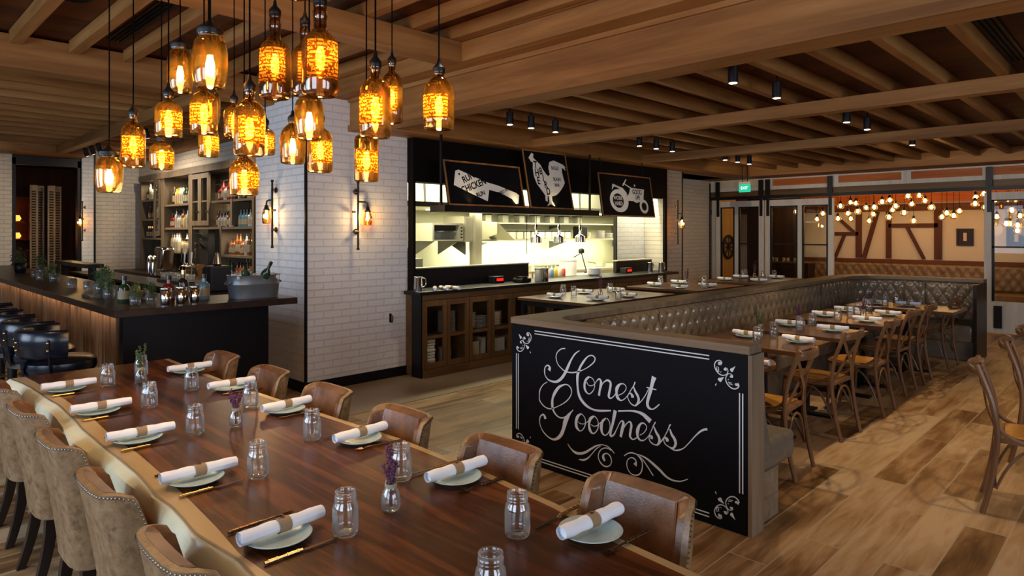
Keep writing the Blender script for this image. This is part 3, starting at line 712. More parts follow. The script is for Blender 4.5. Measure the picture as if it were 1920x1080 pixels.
PL, NP, KN, FK, JR, VS = Proto(make_plate), Proto(make_napkin), Proto(make_knife), Proto(make_fork), Proto(make_jar), Proto(make_vase)
NPB = Proto(make_napkin)
TZ = .7604
SIDE = {0: 'live-edge side', 1: 'straight side'}
for side, X, y in ((0, (-1.83, -2.465, -3.12, -3.735, -4.39), .905), (1, (-1.207, -1.817, -2.444, -3.11, -3.77, -4.41), 1.56)):
    for i, x in enumerate(X):
        w = '%s from the near end, %s of long table' % (ORD[i], SIDE[side]); r = random.Random(i*7+side)
        py = y-.015 if side == 0 else y-.01
        PL.place((x+.005, py, TZ), 0, 'pale celadon plate, '+w, 'side plates on the long table')
        NP.place((x, y, TZ+.0195), radians(r.uniform(-4, 4))+(pi if side else 0), 'rolled napkin, '+w, 'rolled napkins on the long table')
        FK.place((x-.135, y+.005, TZ), radians(r.uniform(-5, 5)) + (pi if side else 0), 'fork left lying, '+w, 'forks on the long table') if side == 0 else \
            FK.place((x+.115, y+.01, TZ), pi+radians(r.uniform(-12, -2)), 'dark fork, '+w, 'forks on the long table')
        if side == 0: KN.place((x+.12, y+.0, TZ), radians(r.uniform(-3, 3)), 'gold handled knife, '+w, 'knives on the long table')
        else: KN.place((x-.135, y+.005, TZ), pi+radians(r.uniform(-6, 6)), 'gold handled knife, '+w, 'knives on the long table')
jars = [(-4.34, 1.083), (-3.663, 1.10), (-3.036, 1.096), (-2.345, 1.066), (-1.715, 1.043)]
for i, p in enumerate(jars): JR.place((*p, TZ), i, 'clear mason jar, %s from the far end, live-edge half of long table' % ORD[i], 'mason jar glasses on the long table')
jars = [(-4.515, 1.31), (-3.902, 1.389), (-3.30, 1.46), (-2.602, 1.42), (-1.953, 1.415), (-1.35, 1.393)]
for i, p in enumerate(jars): JR.place((*p, TZ), i, 'clear mason jar, %s from the far end, straight half of long table' % ORD[i], 'mason jar glasses on the long table')
JR.place((-1.14, 1.085, TZ), 0, 'clear mason jar glass cut off by the bottom edge of the photo', 'mason jar glasses on the long table')
for i, (p, s, tl, mt) in enumerate((((-4.32, 1.25), 1, 1.15, 'green'), ((-3.58, 1.22), 5, .75, 'green'), ((-3.02, 1.27), 3, .9, 'purple'), ((-1.76, 1.235), 4, 1.0, 'purple'))):
    if i == 1: continue
    VS.place((*p, TZ), 0, 'small glass bud vase tied with twine, %s from the far end of the long table' % ORD[i if i == 0 else i-1], 'bud vases on the long table')
    f = make_flowers(tl, mt, s); f.location = (*p, TZ); f['label'] = ('sprig of green leaves', '', 'short purple dried sprig', 'bushy purple dried sprig')[i]+' in the %s bud vase of the long table' % ('farthest', '', 'middle', 'nearest')[i]
# small stacked jar behind the second vase
VS.place((-3.83, 1.16, TZ), 0, 'small empty bud vase beside the second jar of the long table', 'bud vases on the long table')
# ================================================================== BOTTLE PENDANTS
PROF = {
    'whiskey': [(.86, 0), (.95, .02), (1, .06), (1, .50), (.97, .56), (.80, .63), (.50, .68), (.36, .72), (.34, .80), (.40, .86), (.40, .90), (.34, .93), (.37, .96), (.37, 1)],
    'bottle': [(.90, 0), (1, .03), (1, .62), (.96, .68), (.74, .76), (.42, .81), (.32, .85), (.32, .93), (.38, .95), (.38, 1)],
    'flask': [(.84, 0), (.94, .02), (1, .35), (1, .60), (.86, .74), (.52, .86), (.32, .90), (.32, .95), (.38, .96), (.38, 1)],
    'jar': [(.74, 0), (.84, .03), (.96, .22), (1, .45), (.98, .68), (.86, .84), (.70, .90), (.66, .93), (.72, .95), (.72, 1)],
    'cyl': [(.92, 0), (1, .02), (1, .78), (.92, .84), (.5, .90), (.34, .93), (.38, .95), (.38, 1)]}
def pendant(kind, loc, w, h, label, lab, cordtop, sides=28):
    """loc = bottom of the bottle"""
    t = thing('bottle_pendant_lamp', label, 'pendant lamp', loc, 0, 'bottle pendant lamps over the long table')
    r = w/2; pr = [(a*r, b*h) for a, b in PROF[kind]]
    smooth = []
    for i in range(len(pr)-1):
        smooth += [tuple(pr[i][k]+(pr[i+1][k]-pr[i][k])*q for k in (0, 1)) for q in (0, .5)]
    smooth.append(pr[-1])
    prof = smooth
    inn = [(max(a-.004, .004), b) for a, b in reversed(prof)]
    g = MB().lathe(prof+inn, sides, cap=False)
    g.build('glass_bottle', M['amberdark'] if kind in ('whiskey',) else M['amber'], t, smooth=True)
    if lab:
        a0 = radians(lab); rows = []
        z0, z1 = (.16*h, .56*h) if kind != 'jar' else (.3*h, .6*h)
        for z in (z0, (z0+z1)/2, z1):
            rr = lerp_tab([(b, a) for a, b in pr], z)+.0012
            rows.append([(rr*cos(a0+q), rr*sin(a0+q), z) for q in [radians(-55+11*k) for k in range(11)]])
        MB().grid(rows).build('label', M['amberlabel'], t, smooth=True)
    nk = pr[-1][0]
    zb = h*.42
    MB().lathe([(nk*.95, h-.012), (nk*1.05, h-.002), (nk*1.05, h+.012), (nk*.4, h+.03), (.006, h+.05)], 16).build('cap', M['black'], t, smooth='auto')
    MB().lathe([(.014, zb+.035), (.0145, zb+.085)], 12).build('socket', M['black'], t, smooth='auto')
    MB().tube([(0, 0, zb+.085), (0, 0, h)], .004, 6).build('inner_cord', M['cord'], t)
    MB().lathe([(.001, zb-.045), (.011, zb-.038), (.0165, zb-.018), (.0165, zb), (.011, zb+.025), (.0095, zb+.035)], 14).build('bulb', M['bulb'], t, smooth=True)
    MB().tube([(0, 0, h+.045), (0, 0, cordtop-loc[2])], .0032, 6).build('cord', M['cord'], t)
    return t
PEND = [('jar', -3.747, 0.942, 1.849, 0.125, 0.189, 0), ('bottle', -3.711, 1.04, 1.98, 0.112, 0.272, 1), ('flask', -4.144, 1.309, 2.014, 0.13, 0.18, 1), ('jar', -3.571, 1.216, 2.361, 0.125, 0.234, 0),
    ('jar', -2.528, 0.966, 2.187, 0.125, 0.204, 0), ('bottle', -3.169, 1.03, 2.078, 0.112, 0.191, 1), ('bottle', -3.026, 1.13, 2.086, 0.112, 0.226, 1), ('jar', -4.194, 1.599, 2.32, 0.125, 0.217, 0),
    ('bottle', -3.971, 1.508, 2.091, 0.112, 0.205, 1), ('bottle', -3.864, 1.613, 2.203, 0.112, 0.224, 1), ('bottle', -2.443, 1.078, 1.937, 0.112, 0.254, 1), ('flask', -3.071, 1.329, 1.824, 0.13, 0.195, 1),
    ('bottle', -3.736, 1.74, 2.103, 0.112, 0.187, 1), ('whiskey', -2.604, 1.255, 2.2, 0.125, 0.351, 1), ('flask', -3.289, 1.683, 2.014, 0.13, 0.232, 0), ('jar', -2.643, 1.429, 2.052, 0.125, 0.197, 0),
    ('whiskey', -2.868, 1.529, 2.289, 0.125, 0.345, 1), ('whiskey', -2.072, 1.161, 2.12, 0.125, 0.322, 1), ('bottle', -2.745, 1.537, 1.924, 0.112, 0.246, 1), ('cyl', -2.615, 1.70, 1.884, 0.11, 0.244, 1),
    ('bottle', -2.034, 1.36, 1.993, 0.112, 0.263, 1), ('bottle', -2.887, 2.033, 2.226, 0.112, 0.322, 1), ('flask', -2.134, 1.736, 2.075, 0.13, 0.242, 1), ('jar', -2.71, 1.40, 2.678, 0.125, 0.236, 0)]
PLAB = ['round amber jar pendant, leftmost and lowest on the bar side', 'slim amber bottle pendant hanging beside the leftmost round jar', 'small squat amber bottle pendant, third along from the left', 'amber jar pendant hung high, just left of the big round jar',
    'big round amber jar pendant hung high in the left half', 'short amber bottle pendant below the high left jar', 'amber bottle pendant between the short bottle and the big jar', 'amber jar pendant tucked behind under the big round jar',
    'narrow amber bottle pendant low beneath the hidden jar', 'amber bottle pendant at the left edge of the middle bunch', 'large amber bottle pendant in front of the middle bunch', 'lowest amber flask pendant in front of the bar shelves',
    'small labelled bottle pendant peeping out right of the middle bunch', 'tall dark whiskey bottle pendant with long neck, left of the two tall ones', 'squat amber flask pendant in front of the column wall light', 'round amber jar pendant under the tall whiskey bottles',
    'dark long-neck bottle pendant behind the biggest whiskey bottle', 'biggest dark whiskey bottle pendant with framed yellow label', 'amber bottle pendant hanging low against the white brick column', 'straight cylinder bottle pendant above the column wall light',
    'amber bottle pendant with ribbed neck in front of the deep beam', 'dark bottle pendant half hidden right of the ribbed neck bottle', 'squat amber flask pendant alone at the far right of the cluster', 'amber jar pendant cut off by the top edge of the photo']
for q, lab in zip(PEND, PLAB):
    facing = math.degrees(atan2(-q[2], -q[1]))+random.Random(q[1]).uniform(-35, 35)
    pendant(q[0], q[1:4], q[4], q[5], lab, facing if q[6] else 0, 3.36)
CP = [(-3.9, 1.25), (-3.0, 1.35), (-2.35, 1.45)]
for k, (x, y, p) in enumerate(((-3.75, 1.15, 9), (-3.0, 1.3, 9), (-2.3, 1.35, 9))): point('pendant_glow', (x, y, 1.74), 11, (1, .66, .32), .2)
# ================================================================== WALL LIGHTS
def make_sconce(side):
    """on a wall with outward normal +y; pipe upright, jar hangs to side"""
    t = thing('pipe_wall_light', '', 'wall light')
    m = MB().tube([(0, .05, -.37), (0, .05, .35)], .011, 10)
    for z in (-.37, .35): m.lathe([(.0155, -.012), (.0155, .012)], 10, (0, .05, z))
    m.build('pipe', M['black'], t, smooth='auto')
    m = MB()
    for z in (-.18, .25): m.tube([(0, 0, z), (0, .05, z)], .009, 8).tube([(side*.0, .05, z), (side*-.045, .05, z)], .013, 8)
    m.tube([(0, .002, -.18), (0, .012, -.18)], .03, 12).tube([(0, .002, .25), (0, .012, .25)], .03, 12)
    m.build('bracket', M['bronze'], t, smooth='auto')
    MB().tube(spl([(0, .05, .14), (side*.07, .055, .14), (side*.105, .06, .13), (side*.115, .06, .10), (side*.115, .06, .07)], 5), .010, 8).build('arm', M['black'], t, smooth='auto')
    MB().lathe([(.018, .09), (.024, .055), (.034, .045), (.034, .03)], 16, (side*.115, .06, 0)).build('cap', M['black'], t, smooth='auto')
    MB().lathe([(.030, .03), (.036, .02), (.047, -.01), (.050, -.05), (.045, -.10), (.038, -.115), (.034, -.113), (.042, -.098), (.046, -.05), (.043, -.01), (.03, .018)], 22, (side*.115, .06, 0), cap=False).build('jar_shade', M['amber'], t, smooth=True)
    MB().lathe([(.001, -.06), (.010, -.055), (.0155, -.035), (.0155, -.015), (.009, .01), (.009, .03)], 12, (side*.115, .06, 0)).build('bulb', M['bulb'], t, smooth=True)
    MB().lathe([(.02, -.012), (.02, .012)], 12, (side*-.05, .05, .03)).build('valve', M['bronze'], t, smooth='auto')
    return t
for loc, rz, sd, lab in (((-6.90, 3.343, 1.86), pi, 1, 'black pipe wall light with amber jar on the bar side of the brick column'),
                         ((-6.258, 3.93, 1.84), -pi/2, -1, 'black pipe wall light with amber jar on the wide face of the brick column'),
                         ((-14.42, 3.23, 1.87), pi, 1, 'black pipe wall light on the far pier beside the dark doorway'),
                         ((-5.9, 9.93, 1.83), -pi/2, -1, 'black pipe wall light on the brick pier right of the kitchen')):
    t = make_sconce(sd); t.location = loc; t.rotation_euler = (0, 0, rz); t['label'] = lab; t['group'] = 'pipe wall lights'
    v = Matrix.Rotation(rz, 3, 'Z') @ Vector((sd*.09, .13, -.03)); point('sconce_glow', Vector(loc)+v, 6, (1, .68, .3), .03)
# ================================================================== THE BAR
BT = 1.08
bar = thing('bar_counter', 'dark wooden bar counter with ribbed copper-brown front in the left background', 'bar', (-9, 1.9, 0))
def B(m): return m.xf(Matrix.Translation((9, -1.9, 0)))
B(MB().prism([(-14.3, 1.40, BT-.055), (-5.42, 1.40, BT-.055), (-5.42, 2.82, BT-.055), (-6.15, 2.82, BT-.055), (-6.15, 2.10, BT-.055), (-14.3, 2.10, BT-.055)], (0, 0, .055))).build('countertop', M['darkx'], bar, bevel=.004)
m = MB()
x = -14.2
rr = random.Random(4)
while x < -5.62:
    w = rr.uniform(.05, .11); d = rr.uniform(0, .03); m.box(x, x+w-.004, 1.52-d, 1.56, .12, BT-.057); x += w
B(m).build('front_boards', wood('copper_brown_boards', (.10, .05, .025), (.30, .17, .09), 2, 1, .4), bar)
B(MB().box(-14.2, -5.62, 1.56, 1.62, 0, BT-.056).box(-14.2, -5.64, 1.5, 1.6, 0, .12)).build('carcass', M['blackpaint'], bar)
B(MB().box(-5.66, -5.56, 1.49, 2.62, 0, BT-.056)).build('end_panel', plain('black_marble_panel', (.006, .005, .006), .25, spec=.15), bar)
B(MB().tube([(-13, 1.30, .2), (-5.7, 1.30, .2)], .02, 8)).build('foot_rail', M['brass'], bar)
area('under_counter_light', (-9.5, 1.46, 1.015), (-9.5, 1.53, .7), 7.5, .03, 7, (1, .62, .28))
# inner worktop with the sinks
t = thing('bar_worktop', 'lower steel and black worktop behind the bar counter', 'worktop', (-9.5, 2.9, 0))
bx(-4.2, 1.95, .0, .42, 0, .92).build('cupboard', M['blackpaint'], t); bx(-4.3, 2.0, -.05, .45, .92, .96).build('worktop', M['darkx'], t)
t = thing('bar_ledge', 'black raised ledge at the far end of the bar', 'ledge', (-12.6, 2.75, 0))
bx(-1.2, .9, -.12, .12, 1.10, 1.16).build('shelf', M['black'], t); bx(-1.1, -1.04, -.05, .05, 0, 1.1).build('post', M['black'], t); bx(.7, .76, -.05, .05, 0, 1.1).build('post', M['black'], t)
# bar stools
def make_stool():
    t = thing('bar_stool', '', 'bar stool')
    MB().lathe([(.20, .70), (.215, .715), (.22, .74), (.215, .775), (.19, .795), (.001, .80)], 28).build('seat', M['blueleather'], t, smooth='auto')
    MB().lathe([(.205, .665), (.205, .70)], 28).build('seat_band', M['steeld'], t, smooth='auto')
    o, i_ = [], []
    for z, s in ((.82, 0), (.84, .012), (.93, .02), (.99, .018), (1.005, 0)):
        ro, ri = [], []
        for k in range(25):
            a = radians(175+190*k/24); ro.append(((.245+s)*cos(a), (.235+s)*sin(a), z)); ri.append(((.215-s*.6)*cos(a), (.205-s*.6)*sin(a), z))
        o.append(ro); i_.append(ri)
    MB().slab(o, i_).build('backrest', M['blueleather'], t, smooth='auto', ang=60, fix=True)
    for a in (200, 250, 290, 340):
        x, y = .262*cos(radians(a)), .252*sin(radians(a))
        p = MB().beam((x*.86, y*.86, .69), (x*1.01, y*1.01, .95), .03, .008).build('back_strut', M['black'], t)
        MB().lathe([(.001, -.009), (.009, -.004), (.009, .004), (.001, .009)], 8, (x*1.04, y*1.04, .93)).lathe([(.001, -.009), (.009, -.004), (.009, .004), (.001, .009)], 8, (x*1.04, y*1.04, .88)).build('stud', M['brass'], p, smooth=True)
    MB().lathe([(.035, .05), (.035, .665)], 16).build('column', M['black'], t, smooth='auto')
    MB().lathe([(.21, 0), (.21, .015), (.06, .05), (.036, .06)], 28).build('base', M['black'], t, smooth='auto')
    m = MB().tube([(.16*cos(a), .16*sin(a), .32) for a in [2*pi*k/24 for k in range(25)]], .010, 8)
    for a in (0, pi/2, pi, 3*pi/2): m.tube([(0, 0, .32), (.16*cos(a), .16*sin(a), .32)], .008, 6)
    m.build('foot_ring', M['brass'], t, smooth='auto'); return t
ST = Proto(make_stool)
for i, x in enumerate((-5.40, -6.0, -6.6, -7.2, -7.8, -8.45, -9.1)):
    ST.place((x, 1.06, 0), radians((-6, 4, 0, -5, 6, 0, 3)[i]), 'navy leather low-back bar stool, %s' % ('nearest to the end of the bar' if i == 0 else ORD[i]+' along from the near end of the bar'), 'navy bar stools')
# ---- bottles
BP = {'wine': [(.036, 0), (.038, .01), (.038, .19), (.030, .215), (.0145, .235), (.0135, .29), (.0155, .292), (.0155, .305)],
      'spirit': [(.038, 0), (.042, .01), (.042, .14), (.036, .165), (.016, .185), (.014, .225), (.018, .227), (.018, .25)],
      'square': [(.043, 0), (.047, .01), (.047, .12), (.040, .135), (.018, .15), (.016, .19), (.021, .192), (.021, .215)],
      'tall': [(.031, 0), (.034, .01), (.034, .2), (.028, .22), (.0125, .245), (.0125, .3), (.015, .302), (.015, .318)]}
BPROT = {}
def make_bottle(kind, mat):
    def f():
        t = thing('liquor_bottle', '', 'bottle'); pr = BP[kind]
        MB().lathe(pr[:-2], 14).build('glass_body', M[mat], t, smooth='auto')
        MB().lathe([(pr[-2][0], pr[-2][1]-.012), pr[-1]], 10).build('cap', M['b_dark'] if mat != 'b_dark' else M['brass'], t, smooth='auto')
        r = pr[2][0]+.0008; z0, z1 = pr[2][1]*.25, pr[2][1]*.8
        MB().lathe([(r, z0), (r, z1)], 14, cap=False).build('label', M['blabel'], t, smooth=True)
        return t
    return f
def bottle(kind, mat, loc, lab, grp, z=0):
    k = (kind, mat)
    if k not in BPROT: BPROT[k] = Proto(make_bottle(kind, mat))
    return BPROT[k].place(loc, z, lab, grp)
COLN = {'b_amber': 'amber', 'b_clear': 'clear', 'b_green': 'green', 'b_red': 'red', 'b_dark': 'dark', 'b_blue': 'pale blue', 'b_yellow': 'yellow'}
KN_ = {'wine': 'round shouldered', 'spirit': 'stout', 'square': 'squat wide', 'tall': 'tall slim'}
SHELFNAMES = {}
def fill(x0, x1, z, y, cols, kinds, shelf, seed, dx=.105, rows=2):
    r = random.Random(seed); x = x0; n = 0
    pts = []
    while x < x1:
        for q in range(rows):
            if r.random() < .9: pts.append((x+r.uniform(-.01, .01)+q*.05, y+q*.12, r.choice(kinds), r.choice(cols)))
        x += dx
    for i, (px, py, kd, cl) in enumerate(pts):
        row = 'front' if py < y+.06 else 'back'; k = sum(1 for p in pts[:i] if (p[1] < y+.06) == (py < y+.06))
        bottle(kd, cl, (px, py, z), '%s %s bottle, %s in the %s row, %s' % (KN_[kd], COLN[cl], ORD[min(k, 35)], row, shelf), 'bottles on the bar shelves', r.uniform(0, 6))
# ---- back bar hutch, front plane y = 4.10
H = thing('back_bar_cabinet', 'tall weathered wooden bottle cabinet built along the wall behind the bar', 'cabinet', (-11.7, 4.3, 0))
def Hb(*a): return [(a[0]+11.7), (a[1]+11.7), a[2]-4.3, a[3]-4.3, a[4], a[5]]
y0, y1 = 4.10, 4.50
fr = MB()
for a, b, z0, z1 in ((-14.23, -14.13, 0, 2.72), (-13.02, -12.84, .95, 2.64), (-11.66, -11.50, .95, 2.64), (-9.22, -9.12, 0, 2.72), (-7.5, -7.42, 0, 2.72)):
    fr.box(*Hb(a, b, y0, y1, z0, z1))
fr.box(*Hb(-14.23, -7.42, y0-.02, y1, 2.62, 2.73)); fr.box(*Hb(-9.15, -7.45, y0, y0+.02, .95, 2.62)); fr.box(*Hb(-10.36, -10.30, y0, y1, .95, 1.75)); fr.box(*Hb(-9.97, -9.90, y0, y1, 1.76, 2.15))
fr.build('frame', M['hutchz'], H)
MB().box(*Hb(-14.15, -7.45, y1-.02, y1, .95, 2.64)).build('back_board', M['hutchx'], H)
for a, b, z in ((-14.15, -13.35, 2.27), (-14.15, -13.35, 1.905), (-14.15, -12.95, 1.55), (-12.86, -11.6, 2.145), (-12.86, -11.6, 1.735), (-12.86, -11.6, 1.32), (-10.75, -9.2, 2.145), (-11.55, -9.2, 1.735), (-10.3, -9.2, 1.31),
                (-13.35, -12.95, 1.10)):
    MB().box(*Hb(a, b, y0+.01, y1-.02, z-.035, z)).build('shelf', M['hutchx'], H)
def hdoor(a, b, z0, z1, bars):
    d = MB().box(*Hb(a, a+.07, y0-.02, y0+.01, z0, z1)).box(*Hb(b-.07, b, y0-.02, y0+.01, z0, z1)).box(*Hb(a+.07, b-.07, y0-.02, y0+.01, z0, z0+.08)).box(*Hb(a+.07, b-.07, y0-.02, y0+.01, z1-.08, z1))
    for z in bars: d.box(*Hb(a+.07, b-.07, y0-.015, y0+.005, z-.012, z+.012))
    d = d.build('door', M['hutchz'], H)
    MB().box(*Hb(a+.07, b-.07, y0-.006, y0-.002, z0+.08, z1-.08)).build('pane', M['pane'], d)
    MB().lathe([(.001, -.015), (.014, -.01), (.014, .01), (.001, .015)], 8, (b-.035+11.7, y0-.035-4.3, (z0+z1)/2-.2)).build('knob', M['black'], d, smooth=True)
hdoor(-13.36, -13.02, 1.60, 2.61, ()); hdoor(-11.50, -11.12, 1.76, 2.60, (2.15,)); hdoor(-11.12, -10.74, 1.76, 2.60, (2.15,))
MB().box(*Hb(-14.2, -7.45, 3.72, y1-.001, 0, .90)).build('base_cupboard', M['blackpaint'], H); MB().box(*Hb(-14.25, -7.43, 3.66, y1-.001, .90, .945)).build('worktop', M['darkx'], H)
for x, z, p in ((-13.75, 2.58, 5), (-12.25, 2.58, 9), (-10.3, 2.58, 10), (-9.8, 1.66, 7), (-12.25, 1.66, 6)): area('cabinet_light', (x, 4.2, z), (x, 4.25, 0), .5, .05, p*1.1, (1, .82, .55))
A_, C_, G_, R_, D_, U_, Y_ = 'b_amber', 'b_clear', 'b_green', 'b_red', 'b_dark', 'b_blue', 'b_yellow'
fill(-14.0, -13.45, 2.271, 4.2, (C_, D_, C_), ('spirit', 'tall'), 'top shelf of narrow left bay', 1)
fill(-14.0, -13.45, 1.906, 4.2, (C_, R_, A_, C_), ('spirit', 'square'), 'second shelf of narrow left bay', 2)
fill(-14.0, -13.45, 1.551, 4.2, (C_, A_, D_), ('spirit', 'square'), 'third shelf of narrow left bay', 3)
fill(-12.6, -11.75, 2.146, 4.2, (G_, C_, Y_, D_), ('wine', 'tall'), 'top shelf of the second bay', 4)
fill(-12.7, -11.75, 1.736, 4.2, (R_, C_, A_, R_, Y_), ('spirit', 'tall'), 'middle shelf of the second bay', 5)
fill(-12.7, -11.75, 1.321, 4.2, (C_, C_, Y_, C_), ('square', 'tall'), 'bottom shelf of the second bay', 6)
fill(-10.55, -9.95, 2.146, 4.2, (R_, D_, C_), ('spirit', 'tall'), 'top shelf of the right bay', 7)
fill(-10.65, -10.05, 1.736, 4.2, (C_, A_, R_, C_), ('spirit', 'square'), 'middle shelf left of small divider', 8)
fill(-9.8, -9.3, 1.736, 4.2, (U_, C_, U_), ('spirit', 'square'), 'middle shelf right of small divider', 9)
fill(-10.15, -9.3, 1.311, 4.2, (R_, A_, R_, A_, C_), ('spirit', 'tall'), 'lower shelf of the right bay', 10)
fill(-10.15, -9.3, .946, 4.16, (A_, R_, A_, G_), ('spirit', 'wine'), 'worktop under the right bay', 11)
# glasses rack on the worktop, juicer, taps
def make_glass():
    o = MB().lathe([(.028, 0), (.034, .01), (.036, .09), (.034, .09), (.032, .012), (.001, .01)], 14, cap=False).build('tumbler_glass', M['jar'], None, smooth=True); o['category'] = 'glass'; return o
GL = Proto(make_glass)
for i in range(22): GL.place((-10.0+.085*(i % 11), 3.18+.085*(i//11), 1.001), 0, 'clear tumbler in the glass rack behind the bar, %s of the %s row' % (ORD[i % 11], 'front' if i < 11 else 'back'), 'tumblers in the bar glass rack')
t = thing('glass_rack', 'low wire rack holding tumblers on the bar worktop', 'rack', (-9.57, 3.22, .961))
MB().box(-.5, .5, -.1, -.094, 0, .04).box(-.5, .5, .1, .106, 0, .04).box(-.5, -.494, -.1, .1, 0, .04).box(.494, .5, -.1, .1, 0, .04).box(-.5, .5, -.1, .1, .032, .037).build('tray', M['steeld'], t)
for i in range(8): GL.place((-8.55+.085*(i % 4), 3.12+.085*(i//4), .961), 0, 'clear tumbler right of the glass rack, %s of the %s row' % (ORD[i % 4], 'front' if i < 4 else 'back'), 'tumblers near the ice tub')
t = thing('beer_tap_tower', 'row of beer taps on a dark tower in the cabinet bay', 'beer tap', (-10.75, 3.86, .946))
MB().box(-.32, .32, -.05, .05, .16, .21).box(-.26, -.2, -.03, .03, 0, .16).box(.2, .26, -.03, .03, 0, .16).build('tower', M['brass'], t)
for k in range(5):
    h = MB().tube([(-.28+.14*k, -.06, .20), (-.28+.14*k, -.09, .24), (-.28+.14*k, -.08, .40 if k % 2 else .46)], [.008, .011, .015], 8).build('handle', M['white'] if k % 2 else M['chrome'], t, smooth='auto')
    MB().tube([(-.28+.14*k, -.05, .18), (-.28+.14*k, -.11, .17), (-.28+.14*k, -.12, .12)], .008, 8).build('spout', M['chrome'], h, smooth='auto')
t = thing('wine_tap_rack', 'rack of dark bottle necks standing behind the beer taps', 'rack', (-10.62, 4.0, .946))
m = MB()
for k in range(4):
    for z in (.46, .60): m.tube([(-.12+.08*k, -.05, z), (-.13+.08*k, -.12, z+.09)], .012, 8)
MB().box(-.18, .18, -.04, .06, 0, .75).build('body', M['black'], t); m.build('spout', M['chrome'], t, smooth='auto')
t = thing('juice_press', 'large polished steel juicer standing in the second bay', 'juicer', (-12.2, 3.9, .946))
MB().prism([(-.22, -.10, .42), (-.16, -.10, .06), (.16, -.10, .06), (.22, -.10, .42), (.12, -.10, .46), (-.12, -.10, .46)], (0, .2, 0)).build('housing', M['chrome'], t, bevel=.02, smooth='auto')
MB().prism([(-.13, -.12, .38), (-.1, -.12, .14), (.1, -.12, .14), (.13, -.12, .38)], (0, .02, 0)).build('window', M['jar'], t); bx(-.2, .2, -.12, .12, 0, .06).build('base', M['steeld'], t)
# things on the near end of the counter
t = thing('galvanised_ice_tub', 'large grey galvanised tub on the near end of the bar counter', 'tub', (-5.70, 2.55, BT))
rows_o = []; rows_i = []
for z, s in ((0, .92), (.02, .94), (.115, .98), (.12, 1.0), (.13, .985), (.19, 1.0), (.20, 1.03)):
    ro, ri = [], []
    for k in range(33):
        a = 2*pi*k/32; e = 4; q = (abs(cos(a))**e+abs(sin(a))**e)**(-1/e); ro.append((.13*s*q*cos(a), .21*s*q*sin(a), z)); ri.append(((.13*s-.006)*q*cos(a), (.21*s-.006)*q*sin(a), z+(.008 if z == 0 else 0)))
    rows_o.append(ro); rows_i.append(ri)
g = M['galv'] = plain('galvanised_metal', (.16, .18, .20), .38, .6)
MB().slab(rows_o, rows_i).add([(.13*.9*cos(2*pi*k/24), .21*.9*sin(2*pi*k/24), .006) for k in range(24)], [tuple(range(24))]).build('body', g, t, smooth='auto', fix=True)
for sy in (-1, 1): MB().tube(spl([(-.04, sy*.212, .15), (-.03, sy*.24, .13), (.03, sy*.24, .13), (.04, sy*.212, .15)], 4), .005, 6).build('handle', g, t, smooth='auto')
m = MB(); r = random.Random(2)
for k in range(60):
    x, y, z = r.uniform(-.105, .105), r.uniform(-.18, .18), r.uniform(.165, .195); s = .016
    m.box(x-s, x+s, y-s, y+s, z-s, z+s)
tag(m.build('ice_cubes', plain('ice', (.55, .6, .62), .15), None), 'ice cubes heaped in the galvanised tub', 'ice', kind='stuff').location = (-5.70, 2.55, BT)
for i, (dx, dy, tl) in enumerate(((.0, -.06, .25), (.03, .02, -.2))):
    o = bottle('wine', 'b_green', (-5.70+dx, 2.55+dy, BT+.05), ('green champagne bottle leaning in the ice tub, nearer the bar corner', 'green champagne bottle leaning in the ice tub, nearer the column')[i], 'bottles in the ice tub'); o.rotation_euler = (tl, .5, 0)
def make_shaker():
    t = thing('cocktail_glass_tin', '', 'tin'); MB().lathe([(.030, 0), (.036, .01), (.043, .13), (.041, .13), (.034, .012), (.001, .01)], 18, cap=False).build('cup', M['chrome'], t, smooth=True)
    MB().lathe([(.0435, .122), (.0445, .126), (.0435, .131)], 18, cap=False).build('rim', M['chrome'], t, smooth=True); return t
SHK = Proto(make_shaker)
for i, (x, y) in enumerate(((-5.60, 1.80), (-5.62, 1.92), (-5.63, 2.03))): SHK.place((x, y, BT), 0, 'shiny metal cup near the end of the bar counter, %s from the corner' % ORD[i], 'metal cups on the bar counter')
for i, (k, m_, x, y) in enumerate((('square', 'b_green', -6.02, 1.62), ('square', 'b_red', -5.84, 1.90), ('spirit', 'b_dark', -5.92, 2.04), ('square', 'b_blue', -5.84, 2.18))):
    bottle(k, m_, (x, y, BT), '%s %s bottle among the garnish jars, %s from the corner of the bar' % (KN_[k], COLN[m_], ORD[i]), 'bottles on the bar counter', i)
# fruit jars and herbs along the counter
def fruit_bowl(loc, lab, col, n, R=.07):
    t = thing('garnish_bowl', lab, 'bowl', loc)
    MB().lathe([(.04, 0), (.06, .01), (R+.02, .06), (R+.025, .075), (R+.018, .075), (.055, .016), (.001, .012)], 20, cap=False).build('bowl', M['jar'], t, smooth=True)
    return t
fb = fruit_bowl((-6.25, 1.78, BT), 'glass bowl of lemons on the bar counter', 0, 0)
def make_lemon():
    o = MB().lathe([(.001, -.036), (.012, -.032), (.026, -.015), (.028, .004), (.022, .02), (.010, .031), (.001, .036)], 12, cap=False).build('lemon', plain('lemon_peel', (.65, .38, .03), .4), None, smooth=True); o['category'] = 'lemon'; return o
LM = Proto(make_lemon)
for i, (dx, dy, dz) in enumerate(((-.035, 0, .045), (.035, .01, .045), (0, .045, .046), (0, -.045, .046), (0, 0, .09))):
    o = LM.place((-6.25+dx, 1.78+dy, BT+dz), i, 'yellow lemon in the glass bowl, %s' % ('topmost' if i == 4 else ('on the left', 'on the right', 'at the back', 'at the front')[i]), 'lemons in the glass bowl'); o.rotation_euler = (1.4, 0, i)
